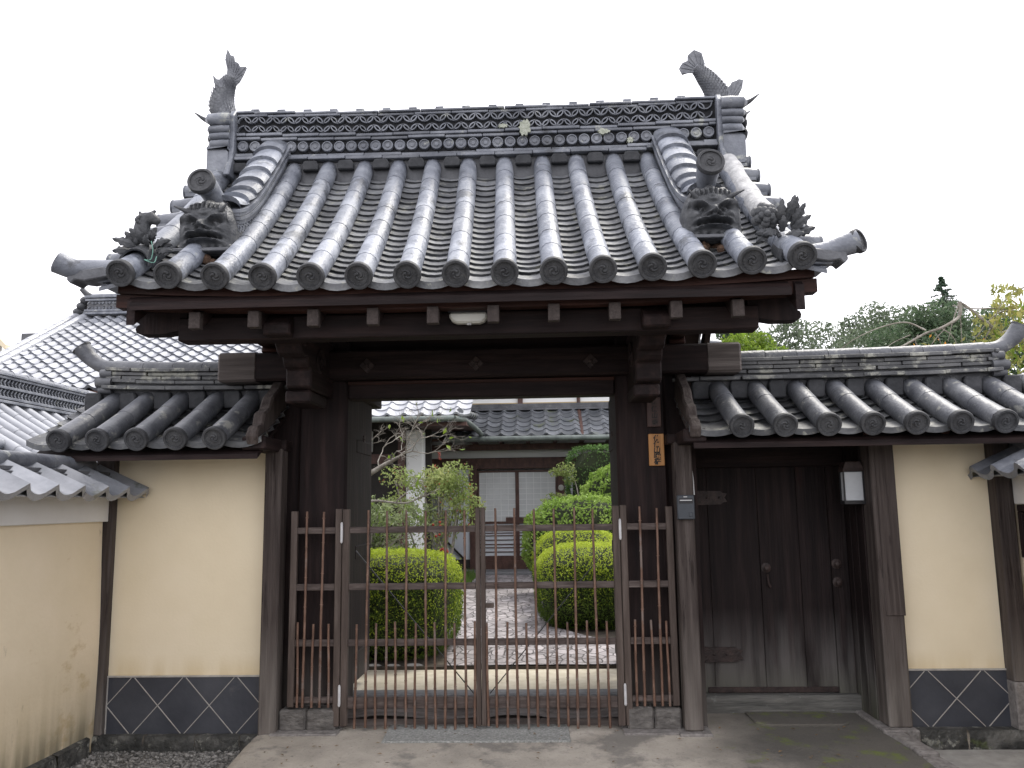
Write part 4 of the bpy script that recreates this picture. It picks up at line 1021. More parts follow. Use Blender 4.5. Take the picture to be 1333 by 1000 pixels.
# side door recess
g = G(); g.box(1.452, 1.50, .01, .56, 0, 1.885); g.out('recess_wall', WOODV, RW)
g = G(); x = 2.655
for i in range(3): g.box(2.655, 2.69, .125+.13*i, .125+.13*i+.124, .02, 1.885)
g.out('recess_wall', WDOOR, RW, bevel=.004)
G().box(1.50, 2.66, .44, .56, 1.74, 1.887).out('door_head', WOODH, RW, bevel=.008)
G().box(1.50, 2.665, .40, .58, -.02, .125).out('door_sill', mat('worn_sill', [(.05,.05,.047),(.11,.108,.10),(.18,.175,.16)], 5, .85, .5, (.6,5,5), spots=((.24,.25,.24), 9, .62)), RW, bevel=.012)
dl = []
g = G(); cuts = [1.505,1.655,2.02,2.31,2.53]
for a, b in zip(cuts[:-1], cuts[1:]): g.box(a+.0015, b-.0015, .485+random.uniform(-.003,.003), .52, .13, 1.74)
DOOR = g.out('side_door', WDOOR, RW, bevel=.002)
G().box(1.60, 2.53, .472, .49, .128, .168).out('door_rail', IRON, DOOR, bevel=.004)
G().box(2.532, 2.655, .47, .53, .02, 1.74).out('door_jamb', WDOOR, RW, bevel=.005)
for z, L in ((1.52, .30), (.395, .36)):
    xa = 1.50; g = G()
    g.prism([(xa,z-.055),(xa+L-.05,z-.05),(xa+L-.03,z-.035),(xa+L,z-.03),(xa+L-.02,z),(xa+L,z+.03),(xa+L-.03,z+.035),(xa+L-.05,z+.05),(xa,z+.055)], 'y', .468, .486)
    for q in (.05,.15,.24): g.ball((xa+q,.467,z), .008, 8, 5)
    g.out('strap_hinge', IRON, DOOR, smooth=30)
for x, z in ((2.06, 1.005), (2.565, 1.03), (2.565, .90)):
    g = G(); y = .485 if x < 2.5 else .47; g.lathe([(.036,0),(.036,.005),(.024,.009),(.012,.012),(.012,.025),(.022,.032),(.022,.042),(.012,.05)], (x,y,z), (0,-1,0), 16); g.out('door_knob', IRON, DOOR, smooth=45)
g = G(); g.tube([(2.06,.45,.96),(2.065,.455,.90),(2.08,.46,.87)], .008, 8); g.out('door_ring', IRON, DOOR, smooth=60)

# things fixed to the gate and the wing wall
L = at(1111, 632, .08)
t = thing('wall_lantern', 'small lantern with frosted glass and sloping dark cap beside the side door', 'lamp', (L.x, .12, L.z-.12))
g = G(); hx = .063; g.prism([(L.x-hx-.012,L.z+.105),(L.x-hx+.012,L.z+.165),(L.x+hx-.012,L.z+.165),(L.x+hx+.012,L.z+.105)], 'y', .06, .155); g.box(L.x-hx-.01, L.x+hx+.01, .06, .155, L.z+.095, L.z+.106); g.out('lantern_cap', IRON, t, bevel=.003)
G().box(L.x-hx, L.x+hx, .072, .143, L.z-.105, L.z+.094).out('lamp_glass', GLASS, t, bevel=.004)
g = G()
for sx in (-1, 1):
    for yy in (.07, .143): a, b = sorted((L.x+sx*hx, L.x+sx*(hx+.008))); g.box(a, b, yy-.004, yy+.006, L.z-.115, L.z+.095)
g.box(L.x-hx-.01, L.x+hx+.01, .064, .15, L.z-.128, L.z-.106); g.box(L.x+hx+.008, 2.665, .09, .12, L.z-.05, L.z+.04); g.out('lantern_frame', PLSTD, t)
t = thing('intercom', 'slate grey intercom box on the weathered post beside the side door', 'intercom', (1.392, -.13, 1.38))
G().box(1.335, 1.45, -.152, -.122, 1.378, 1.538).out('housing', PLST, t, bevel=.005)
G().box(1.347, 1.438, -.155, -.151, 1.483, 1.518).out('speaker_recess', PLSTD, t)
G().box(1.352, 1.433, -.158, -.154, 1.502, 1.507).out('call_light_bar', METAL, t)
G().box(1.378, 1.402, -.155, -.151, 1.524, 1.531).out('badge', CABLE, t)
G().box(1.410, 1.436, -.156, -.151, 1.395, 1.425).out('call_button', PLST, t, bevel=.003)
setp(G().tube(catmull([(1.458,-.10,1.54),(1.456,-.09,1.66),(1.448,-.07,1.75),(1.446,-.07,1.875)],4), .006, 6).out('cable', CABLE, smooth=60), 'thin grey cable running up the post from the intercom box', 'cable')
def brush(root, name, strokes, cx, cz, sx, sz, y, m):
    g = G()
    for pts in strokes:
        P = catmull([(cx+sx*(p[0]-.5), y, cz+sz*(.5-p[1])) for p in pts], 3); n = len(P)
        g.tube(P, [.0042*(1.0-.55*abs(i/(n-1)-.3)) for i in range(n)], 6, flat=.4, up=(0,1,0))
    return g.out(name, m, root, smooth=60)
def text_mesh(name, body, size, origin, m, parent, gap=1.0, shear=.0):
    """brush-like column of characters turned to mesh"""
    cu = bpy.data.curves.new(name, 'FONT'); cu.body = body; cu.size = size; cu.extrude = .0012; cu.offset = .0011; cu.align_x = 'CENTER'; cu.space_line = gap; cu.shear = shear; cu.resolution_u = 2
    o = bpy.data.objects.new(name, cu); C.objects.link(o)
    dg = bpy.context.evaluated_depsgraph_get(); dg.update(); me = bpy.data.meshes.new_from_object(o.evaluated_get(dg)); bpy.data.objects.remove(o)
    me.materials.clear(); me.materials.append(m)
    mtx = Matrix.Translation(Vector(origin)-WORLD[parent.name]) @ Matrix.Rotation(math.pi/2, 4, 'X'); me.transform(mtx)
    o = bpy.data.objects.new(name, me); C.objects.link(o); o.parent = parent; WORLD[o.name] = WORLD[parent.name]; return o
t = thing('name_plaque', 'bright honey coloured wooden plaque with black brush writing on the right gate column', 'sign', (1.243, .09, 1.745))
G().box(1.188, 1.296, .078, .099, 1.748, 1.972).out('board', PLAQ, t, bevel=.003)
text_mesh('lettering', '佐\n保\n山\n晩\n杵', .050, (1.243, .076, 1.921), INK, t, .80, .12)
t = thing('name_plaque', 'dark aged wooden plaque with faded writing, higher one on the right gate column', 'sign', (1.235, .09, 2.02))
G().box(1.185, 1.283, .080, .099, 2.022, 2.232).out('board', PLAQD, t, bevel=.003)
text_mesh('lettering', '佐\n保\n山\n寺', .046, (1.235, .078, 2.182), INK, t, 1.05, .1)
L = at(611, 413.5, -.92)
t = thing('ceiling_lamp', 'white oblong lamp fixed under the gate eaves', 'lamp', (L.x, -.9, L.z+.05))
g = G(); g.prism([(L.x-.125,L.z+.032),(L.x-.118,L.z-.01),(L.x-.085,L.z-.034),(L.x+.075,L.z-.034),(L.x+.105,L.z-.01),(L.x+.112,L.z+.032)], 'y', -.93, -.865); g.out('lamp_cover', LAMPW, t, bevel=.012)
G().box(L.x-.13, L.x+.118, -.935, -.862, L.z+.033, L.z+.06).out('lamp_base', PLSTD, t, bevel=.004)
G().box(L.x-.016, L.x+.012, -.93, -.91, L.z-.046, L.z-.036).out('sensor', CABLE, t, bevel=.003)

# ================================================================== bamboo fence gate and side panels
def cane(root, x, z0, z1, y, r=.0088):
    g = G(); n = 7; lean = random.uniform(-.005,.005); ph = random.random()*6
    ks = np.linspace(0, 1, n+1)
    P = [(x+lean*(k-.5)*2+.0012*math.sin(k*7+ph), y+.002*math.sin(k*5+ph), z0+(z1-z0)*k) for k in ks]
    g.tube(P, [r*(1.05-.16*k) for k in ks], 8)
    z = z0+random.uniform(.05,.15); 
    while z < z1-.03:
        k = (z-z0)/(z1-z0); xx = x+lean*(k-.5)*2+.0012*math.sin(k*7+ph); yy = y+.002*math.sin(k*5+ph)
        g.lathe([(r*.98,-.004),(r*1.22,-.001),(r*1.22,.002),(r*.98,.005)], (xx,yy,z), (0,0,1), 8); z += random.uniform(.13,.21)*(1 if z1-z0 < 1 else 1.1)
    return g.out('bamboo_cane', BAMB, root, smooth=50)
FY = -.02
RZ = (1.331, .947, .576)
def leaf_gate(sx):
    lab = 'left leaf of the bamboo fence gate closing the opening' if sx < 0 else 'right leaf of the bamboo fence gate, with a small latch plate'
    t = thing('bamboo_gate', lab, 'gate', (sx*.48, FY, .03), 'bamboo fence gate leaves')
    A_ = lambda a, b: sorted((sx*a, sx*b))
    for a, b in ((.908,.955), (.002,.033)):
        p, q = A_(a, b); G().box(p, q, FY-.02, FY+.025, .035, 1.475).out('stile', FENW, t, bevel=.004)
    for z in RZ: p, q = A_(.033,.908); G().box(p, q, FY-.012, FY+.012, z-.022, z+.022).out('rail', FENR, t, bevel=.003)
    p, q = A_(.033,.908); G().box(p, q, FY-.010, FY+.014, .148, .222).out('rail', FENR, t, bevel=.003)
    for i in range(6):
        x = sx*(.105+.1345*i) + (-.0 if sx < 0 else .0)
        cane(t, x, random.uniform(.018,.035), 1.462+random.uniform(-.006,.010), FY-.022)
    for i in range(7):
        x = sx*(.042+.1345*i); cane(t, x, random.uniform(.015,.04), .708+random.uniform(-.01,.008), FY-.022, .0085)
    a, b = (sx*.87, FY+.03, 1.19), (sx*.055, FY+.03, .235)
    g = G().bar(a, b, .012, .006); g.out('brace_rod', PLSTD, t)
    if sx > 0: G().box(.034, .088, FY-.016, FY+.02, .80, .83).out('latch_plate', FENW, t, bevel=.002)
    for z in (1.315, .235):
        g = G(); x = sx*.957; g.tube([(x,FY-.03,z-.062),(x,FY-.03,z+.062)], .0095, 10); g.ball((x,FY-.03,z+.064), .008, 8, 5); g.ball((x,FY-.03,z-.064), .008, 8, 5); g.out('hinge', METAL, t, smooth=50)
leaf_gate(-1); leaf_gate(1)
for sx in (-1, 1):
    lab = 'narrow fixed bamboo fence panel at the left gate column' if sx < 0 else 'narrow fixed bamboo fence panel at the right gate column'
    t = thing('bamboo_fence', lab, 'fence', (sx*1.15, FY, .15), 'fixed bamboo fence panels')
    A_ = lambda a, b: sorted((sx*a, sx*b))
    p, q = A_(.960,1.004); G().box(p, q, FY-.022, FY+.03, .035, 1.478).out('post', FENW, t, bevel=.004)
    p, q = A_(1.272,1.318); G().box(p, q, FY-.015, FY+.02, .158, 1.465).out('post', FENW, t, bevel=.004)
    for z in RZ: p, q = A_(1.004,1.272); G().box(p, q, FY-.012, FY+.012, z-.022, z+.022).out('rail', FENR, t, bevel=.003)
    p, q = A_(1.004,1.272); G().box(p, q, FY-.012, FY+.012, .185, .225).out('rail', FENR, t, bevel=.003)
    for x in (1.09, 1.205): cane(t, sx*x, .160, 1.46+random.uniform(-.01,.01), FY-.022)
    for x in (1.035, 1.147, 1.248): cane(t, sx*x, .160, .712+random.uniform(-.01,.01), FY-.022, .0085)

# ================================================================== walls running down to the street
def stile(g, O, U, V, nu, nv, pw, ph, A=.034, B=.018, th=.02, flip=False, clip=None, jit=.003, lipmi=0):
    """wavy pan-and-roll tiles: O eave corner, U along the eave, V up the slope"""
    O, U, V = Vector(O), Vector(U).normalized(), Vector(V).normalized(); Nn = U.cross(V).normalized()
    if Nn.z < 0: Nn = -Nn
    def s(u):
        if flip: u = 1-u
        if lipmi: return A*(math.cos(2*math.pi*(u-.14))+.25*math.cos(4*math.pi*(u-.14)))
        return A*math.sin(math.pi*u/.36) if u < .36 else -B*math.sin(math.pi*(u-.36)/.64)
    us = (0,.09,.18,.27,.36,.52,.68,.84,1)
    for j in range(nv):
        for i in range(nu):
            if clip and not clip((i+.5)*pw, (j+.5)*ph): continue
            dz = random.uniform(-jit, jit)
            lo = [O+U*((i+u)*pw)+V*(j*ph+dz)+Nn*(s(u)+th) for u in us]
            up = [O+U*((i+u)*pw)+V*((j+1.12)*ph)+Nn*s(u) for u in us]
            fr = [O+U*((i+u)*pw)+V*(j*ph+dz)+Nn*(s(u)-.004-(.012 if j == 0 else 0)) for u in us]
            g.grid([fr, lo], lipmi); g.grid([lo, up])
WX = -2.655
TILEC = mat('coping_tile', [(.13,.14,.155),(.22,.23,.25),(.32,.33,.35)], 3, .26, .15, island=.25, spots=((.06,.07,.03), 2.2, .60), bscale=40, spec=.7)
t = thing('boundary_wall', 'stained cream boundary wall with white band and tile coping, running forward along the left edge', 'wall', (WX-.12, -1.5, -.13), 'plaster boundary walls reaching to the street')
g = G()
rows = []
for z in np.linspace(-.15, 1.42, 14):
    rows.append([(WX+.012*math.sin(z*3)+.02*max(0,.3-z), y, z) for y in np.linspace(-6.5, -.015, 26)])
g.grid(rows); g.grid([[(WX-.14,p[1],p[2]) for p in r] for r in rows]); g.grid([[(WX-.14,-.015,r[0][2]), r[-1]] for r in rows])
g.out('plaster_face', PLASS, t, smooth=60)
G().box(WX-.17, WX+.022, -6.5, .0, 1.412, 1.60).out('white_band', PLASW, t, bevel=.004)
g = G(); V = Vector((-.42, 0, .225)).normalized()
stile(g, (WX+.28, -6.5, 1.585), (0,1,0), V, 24, 1, .272, .36, flip=True, A=.045, B=.024, th=.024); g.out('coping_tile', TILEC, t, smooth=40)
g = G(); stile(g, (WX-.42, -6.5, 1.585), (0,1,0), (.42,0,.225), 24, 1, .272, .36, A=.045, B=.024, th=.024); g.out('coping_tile', TILE, t, smooth=40)
g = G(); g.prism([(WX+.27,1.575),(WX-.06,1.735),(WX-.40,1.575)], 'y', -6.5, .02); g.out('coping_bed', MORT, t)
for z, hw in ((1.70,.125),(1.729,.105)): G().box(WX-.06-hw, WX-.06+hw, -6.5, -.05, z, z+.026).out('ridge_tile', TILED, t, bevel=.003)
g = G(); y = -6.4
while y < -.2: g.tube([(WX-.06,y,1.798),(WX-.06,min(y+.325,-.05),1.798)], [.052,.056], 14); y += .33
g.out('ridge_cap_tile', TILE, t, smooth=40)
g = G()
for i in range(16):
    y = -.1-.4*i; b = y-.39; g.grid([[(WX+.03+random.uniform(0,.02), q, zz) for q in np.linspace(y, b, 6)] for zz in (-.16,-.08,-.02)]+[[(WX-.02, q, .0) for q in np.linspace(y,b,6)]])
g.out('base_stone', STONE, t, smooth=60)
WX2 = 3.62
t = thing('boundary_wall', 'cream boundary wall with dark louvred window and tile coping at the right edge', 'wall', (WX2+.12, -1.5, -.1), 'plaster boundary walls reaching to the street')
G().box(WX2, WX2+.3, -6.5, .02, -.15, 1.45).out('plaster_face', PLASS, t)
G().box(WX2-.022, WX2+.32, -6.5, .03, 1.448, 1.66).out('white_band', PLASW, t, bevel=.004)
g = G(); stile(g, (WX2-.26, -6.35, 1.645), (0,1,0), (.42,0,.225), 24, 1, .272, .36, A=.045, B=.024, th=.024); g.out('coping_tile', TILE, t, smooth=40)
g = G(); stile(g, (WX2+.42, -6.35, 1.645), (0,1,0), (-.42,0,.225), 24, 1, .272, .36, A=.045, B=.024, th=.024); g.out('coping_tile', TILEC, t, smooth=40)
g = G(); g.prism([(WX2-.24,1.635),(WX2+.06,1.79),(WX2+.40,1.635)], 'y', -6.5, .06); g.out('coping_bed', MORT, t)
g = G(); y = -6.4
while y < 0: g.tube([(WX2+.06,y,1.86),(WX2+.06,min(y+.325,.1),1.86)], [.055,.059], 14); y += .33
g.out('ridge_cap_tile', TILE, t, smooth=40)
w_ = G(); w_.box(WX2-.03, WX2+.01, -.85, -.08, 1.40, 1.445); w_.box(WX2-.03, WX2+.01, -.85, -.08, 1.10, 1.145); w_.box(WX2-.03, WX2+.01, -.13, -.08, 1.145, 1.40); w_.box(WX2-.03, WX2+.01, -.85, -.80, 1.145, 1.40)
fr = w_.out('louvred_window', WOODV, t, bevel=.004)
g = G()
for k in range(5): g.obox((WX2-.012, -.465, 1.17+.052*k), (.03,.67,.012), Matrix.Rotation(.5, 3, 'Y'))
g.out('louvre', WOODV, fr)
G().box(WX2-.004, WX2+.006, -.80, -.13, 1.145, 1.40).out('window_back', DARKI, fr)

# ================================================================== garden house seen through the gate
HY = 10.0
H = thing('entrance_house', 'low house with paper sliding doors and mossy eaves at the end of the path', 'house', (0, HY, .25))
def hx(px, Y=HY): return at(px, 600, Y).x
G().box(-5, 2.7, HY+.5, HY+4, .1, 4.9).out('wall', HWALL, H)
g = G(); g.box(-1.25, 2.9, HY-.02, HY+.1, .25, .44); g.out('sill', HWOOD, H, bevel=.01)
G().box(-1.6, 2.2, HY-.75, HY+.0, .1, .285).out('entrance_step', BLUE, H, bevel=.015)
for x0, x1 in ((-.855,-.10),(-.10,.66)):
    d = G(); d.box(x0, x0+.035, HY, HY+.035, .44, 2.12); d.box(x1-.035, x1, HY, HY+.035, .44, 2.12)
    for z0, z1 in ((.44,.53),(1.12,1.165),(2.085,2.12)): d.box(x0+.035, x1-.035, HY, HY+.035, z0, z1)
    fr = d.out('sliding_door', HWOOD, H)
    G().box(x0+.035, x1-.035, HY+.02, HY+.03, 1.165, 2.085).out('paper_pane', SHOJI, fr)
    G().box(x0+.035, x1-.035, HY+.02, HY+.03, .53, 1.12).out('lower_panel', PALEP, fr)
    b = G()
    for i in range(1, 5): x = x0+.035+(x1-x0-.07)*i/5; b.box(x-.004, x+.004, HY+.008, HY+.020, 1.165, 2.085)
    for i in range(1, 9): z = 1.165+.92*i/9; b.box(x0+.035, x1-.035, HY+.010, HY+.020, z-.004, z+.004)
    b.out('lattice', SHOG, fr)
    b = G()
    for z in (.60,.68,.74,.82,.90,.95,1.04,1.08): b.box(x0+.035, x1-.035, HY+.006, HY+.020, z-.009, z+.009)
    b.out('slat', HWOOD, fr)
for x0, x1 in ((-.20,.20),): G().box(x0-.12, x1+.0, HY-.012, HY-.001, 1.13, 1.24).out('door_pull', HWOOD, H)
G().box(-1.0, -.86, HY-.06, HY+.08, .25, 2.25).out('post', HWOOD, H, bevel=.01)
G().box(.665, .80, HY-.06, HY+.08, .25, 2.25).out('post', HWOOD, H, bevel=.01)
g = G(); g.lathe([(.055,0),(.055,.01),(.04,.015)], (.73, HY-.06, 1.78), (0,-1,0), 16); g.out('round_sign', LAMPW, H, smooth=40)
G().box(-1.5, -1.0, HY, HY+.05, .45, 2.15).out('white_panel', PALEP, H)
g = G(); g.bar((-1.48,HY-.02,.85),(-1.1,HY-.02,.47),.03,.09,(0,1,0)); g.box(-1.52,-.95,HY-.03,HY+.05,.25,.47); g.out('lower_frame', DARKI, H)
G().box(.80, 2.8, HY, HY+.05, .4, 2.15).out('white_panel', PALEP, H)
G().box(-2.6, 2.8, HY-.05, HY+.09, 2.15, 2.36).out('lintel', HWOOD, H, bevel=.01)
G().box(-2.6, 2.8, HY-.0, HY+.06, 2.36, 2.50).out('plaster_band', HWALL, H)
G().box(-2.6, 2.8, HY-.35, HY-.2, 2.49, 2.60).out('eave_purlin', HWOOD, H)
for i in range(11): G().box(-2.4+.5*i, -2.34+.5*i, HY-1.0, HY+.2, 2.60, 2.66).out('rafter', HWOOD, H)
# lower roof
g = G(); Vr = (0, 1.35, .62); stile(g, (-2.55, HY-.95, 2.70), (1,0,0), Vr, 20, 6, .27, .25, jit=.008); g.out('roof_tile', TILEH, H, smooth=40)
g = G(); g.prism([(HY-.93,2.675),(HY+.55,3.335),(HY+.55,3.28),(HY-.93,2.62)], 'x', -2.6, 2.85); g.out('roof_boarding', HWOOD, H)
for z, d in ((3.30,0),(3.345,.02),(3.39,.04)): G().box(-2.5, 2.85, HY+.26+d, HY+.6, z, z+.04).out('ridge_tile', TILED, H)
g = G(); P = [(-1.35+.5*i, HY-1.02, 2.645) for i in range(9)]; g.tube(P, .048, 12); gt = g.out('gutter', GUT, H, smooth=50)
g = G(); g.tube([(1.12,HY-.93,2.68),(1.12,HY+.2,3.22),(1.12,HY+.47,3.36),(1.12,HY+.47,4.85)], .035, 10); g.out('downpipe', HWOOD, H, smooth=40)
for x in (-.03,): G().box(x-.05, x+.05, HY+.44, HY+.52, 3.35, 4.85).out('wall_post', HWOOD, H)
G().box(-5, 2.7, HY+.47, HY+.51, 3.44, 3.47).out('string_course', mat('ochre_trim', [(.35,.27,.15),(.45,.35,.2)], 5, .8, .1), H)
g = G(); g.prism([(HY-.1,4.75),(HY+2.2,5.6),(HY+4.6,4.75),(HY+4.6,4.65),(HY+2.2,5.45),(HY-.1,4.65)], 'x', -5.2, 2.9); g.out('upper_roof', TILEH, H)
# projecting wing at the left with brighter tiles
g = G(); y0 = 7.0; zE = 2.88
stile(g, (-5.3, y0, zE), (1,0,0), (0,1,.52), 17, 10, .27, .25, jit=.006, clip=lambda u, v: u < 4.50-.0*v and v < 3)
g.out('wing_roof_tile', TILEL, H, smooth=40)
g = G(); g.prism([(y0+.02,zE-.03),(y0+2.4,zE+1.2),(y0+2.4,zE+1.1),(y0+.02,zE-.10)], 'x', -5.3, -.86); g.out('roof_boarding', HWOOD, H)
g = G(); g.tube([(-5.3,y0-.05,zE-.06),(-.95,y0-.05,zE-.06)], .045, 10); g.tube(catmull([(-.95,y0-.05,zE-.06),(-.82,y0+.2,zE-.07),(-.72,y0+1.1,zE-.12),(-.70,y0+2.1,zE-.14)],5), .045, 10); g.out('gutter', GUT, H, smooth=50)
g = G()
for k in range(8):
    a = Vector((-.88,y0+.06,zE+.02)); b = Vector((-.80,y0+2.2,zE+.15)); p = a.lerp(b, k/8); q = a.lerp(b, (k+1.1)/8)
    g.tube([p+Vector((0,0,.03)), q+Vector((0,0,.05))], [.06,.05], 10)
g.out('hip_tile', TILEH, H, smooth=40)
g = G(); g.prism([(y0+.1,zE-.1),(y0+2.3,zE+.02),(y0+2.3,zE-.06),(y0+.1,zE-.16)], 'x', -1.6, -.78); g.out('roof_boarding', HWOOD, H)
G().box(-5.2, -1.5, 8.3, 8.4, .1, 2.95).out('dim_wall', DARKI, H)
G().box(-5.2, -2.2, 8.24, 8.3, 2.2, 2.36).out('rail', HWOOD, H)
g = G(); g.box(-1.90, -1.60, 8.1, 8.4, .1, 2.75); g.out('white_pillar', HWALL, H, bevel=.03)
G().box(-2.04, -1.92, 8.12, 8.3, .1, 2.8).out('post', HWOOD, H)
G().box(-3.4, -2.5, 8.2, 8.29, 2.40, 2.75).out('plaster_band', HWALL, H)

# ================================================================== temple halls behind the wall on the left
T = thing('temple_hall', 'big temple hall with a wide pale grey tiled roof rising behind the left wing wall', 'hall', (-7, 12, -.1))
O = Vector((-10.55, 9.0, 3.70)); Vv = Vector((0, 4.35, 2.40)); nV = 17
g = G(); stile(g, O, (1,0,0), Vv, 27, nV, .285, Vv.length/nV, A=.034, th=.045, lipmi=1, jit=.002); g.out('roof_tile', [TILEL, TILE], T, smooth=40)
g = G(); g.prism([(9.03,3.66),(13.4,6.07),(17.8,3.66),(17.8,3.5),(13.4,5.9),(9.03,3.5)], 'x', -10.5, -2.9); g.out('roof_boarding', HWOOD, T)
for dx, r in ((.0,.085),(-.24,.085)):
    g = G(); n = 14
    for i in range(n):
        a = O+Vv*(i/n); b = O+Vv*((i+1.05)/n); off = Vector((dx,0,.055)); g.tube([a+off,b+off], [r*1.03,r*.96], 12)
    g.out('verge_roll_tile', TILEL, T, smooth=40)
G().box(-10.9, -10.45, 9.2, 9.3, 3.4, 3.6).out('verge_board', HWOOD, T)
rt = O+Vv
for z, hw in ((.02,.22),(.09,.19),(.36,.17),(.43,.2)): G().box(-10.55, -3, rt.y-hw, rt.y+hw, rt.z+z, rt.z+z+.055).out('ridge_tile', TILE, T, bevel=.006)
G().box(-10.5, -3, rt.y-.12, rt.y+.12, rt.z, rt.z+.42).out('ridge_core', TILED, T)
g = G(); x = -10.42
while x < -7:
    for zz in (.17, .30): arc(g, x, rt.z+zz-.02, .085, True, rt.y-.14, 1, .022, .03, 6); arc(g, x+.085, rt.z+zz+.055, .085, False, rt.y-.14, 1, .022, .03, 6)
    x += .17
g.out('ridge_lattice_tile', TILE, T)
g = G(); g.tube([(-10.55,rt.y,rt.z+.5),(-3,rt.y,rt.z+.5)], .07, 10); g.out('ridge_cap_tile', TILE, T, smooth=40)
g = G()
for i, (dx, dz, r) in enumerate(((-.10,.40,.12),(-.18,.26,.12),(-.26,.12,.12),(-.34,.0,.10))): g.ball((-10.52+dx, rt.y, rt.z+dz), r, 8, 6, sq=(1,1.5,.9))
g.tube([(-10.5,rt.y,rt.z+.5),(-10.62,rt.y,rt.z+.58),(-10.74,rt.y,rt.z+.70)], [.08,.07,.06], 10); g.out('ridge_end_ornament', ORN, T, smooth=50)
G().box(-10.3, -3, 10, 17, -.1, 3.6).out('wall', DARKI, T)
# side hall, ridge running away from the camera
S = thing('side_hall', 'nearer side hall with a lattice ridge running away, at the left edge behind the wall', 'hall', (-6.3, 4, -.1))
sx0, sz0 = -5.5, 2.93; ya, yb = 1.6, 4.75
for z, hw in ((-.29,.19),(-.245,.16),(-.13,.15),(-.02,.15),(.01,.17)): G().box(sx0-hw, sx0+hw, ya, yb, sz0+z, sz0+z+.03).out('ridge_tile', TILE, S, bevel=.004)
G().box(sx0-.10, sx0+.10, ya, yb, sz0-.4, sz0+.01).out('ridge_core', TILED, S)
g = G(); y = ya+.05
while y < yb-.05:
    for zz in (-.20,-.155,-.085,-.045):
        g.obox((sx0+.125, y, sz0+zz), (.02,.016,.055), Matrix.Rotation(.7 if zz in (-.2,-.085) else -.7, 3, 'X'))
    y += .062
g.out('ridge_lattice_tile', TILE, S)
g = G(); y = ya
while y < yb: g.tube([(sx0,y,sz0+.045),(sx0,y+.26,sz0+.045)], [.062,.058], 12); y += .25
g.tube([(sx0,yb,sz0-.06),(sx0,yb+.5,sz0-.06)], .09, 12); g.out('ridge_cap_tile', TILE, S, smooth=40)
def axs(t, yv): return sx0+1.7-1.7*t, sz0-1.25+1.0*t*(.85+.15*t)
for i in range(13):
    yv = ya+.15+.245*i; g = G()
    for q in range(5):
        a = axs(q/5, 0); b = axs((q+1.04)/5, 0); g.tube([(a[0],yv,a[1]),(b[0],yv,b[1])], [.064,.059], 10)
    g.out('roll_tile', TILEL, S, smooth=40)
g = G()
for q in range(9):
    a = axs(q/9, 0); b = axs((q+1.2)/9, 0); g.grid([[(a[0],ya,a[1]-.075),(a[0],yb,a[1]-.075)],[(a[0],ya,a[1]-.05),(a[0],yb,a[1]-.05)],[(b[0],ya,b[1]-.075),(b[0],yb,b[1]-.075)]])
g.out('pan_tiles', TILE, S)
g = G(); a = axs(0,0); b = axs(1,0); g.prism([(a[0]-.03,a[1]-.1),(b[0],b[1]-.1),(b[0]-1.7,a[1]-.1),(b[0]-1.7,a[1]-.2),(b[0],b[1]-.2),(a[0]-.03,a[1]-.2)], 'y', ya, yb); g.out('roof_boarding', HWOOD, S)
# verge at the near gable: short rolls facing the street and a small demon tile
for i, t in enumerate((.16,.32,.48,.64,.8)):
    c = axs(t, 0); g = G(); g.tube([(c[0],ya-.18,c[1]-.03),(c[0],ya+.1,c[1]-.01)], .06, 12); g.out('verge_tile', TILE, S, smooth=40)
c = axs(.12, 0); g = G(); 
for i in range(26): g.ball((c[0]+random.uniform(-.09,.09), ya-.05+random.uniform(-.05,.05), c[1]+.10+random.uniform(-.09,.10)), random.uniform(.025,.05), 7, 5)
g.out('demon_tile', ORN, S, smooth=60)
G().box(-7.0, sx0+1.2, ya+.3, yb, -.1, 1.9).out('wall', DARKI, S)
D = thing('far_house', 'distant house roof with a pale gable tip at the far left edge', 'house', (-19, 24, -.1))
p = at(10,437,24); q = at(62,440,24); g = G()
g.prism([(22,p.z-2.2),(25,p.z),(28,p.z-2.2),(28,p.z-2.4),(25,p.z-.2),(22,p.z-2.4)], 'x', p.x, p.x+6); g.out('roof', TILEL, D)
G().box(p.x, p.x+6, 24.8, 25.2, p.z-.05, p.z+.25).out('ridge_tile', TILED, D)
n_ = G()
for i in range(18): n_.tube([(p.x+.3*i+.2,22,p.z-2.13),(p.x+.3*i+.2,25,p.z+.05)], .06, 8)
n_.out('roll_tile', TILEL, D, smooth=40)
c = at(-8,425,22); g = G(); g.prism([(c.x-1.5,c.z-1.2),(c.x,c.z),(c.x+.75,c.z-.75),(c.x+.75,c.z-.95),(c.x,c.z-.25),(c.x-1.5,c.z-1.5)], 'y', 21.6, 22); g.out('bargeboard', PLAS, D)
g = G(); g.prism([(c.x-1.5,c.z-4),(c.x-1.5,c.z-1.3),(c.x,c.z-.22),(c.x+.4,c.z-.6),(c.x+.4,c.z-4)], 'y', 21.8, 21.95); g.out('gable_wall', HWALL, D)
G().box(p.x-3, p.x+6, 22.5, 27.5, -.1, p.z-2).out('wall', HWALL, D)

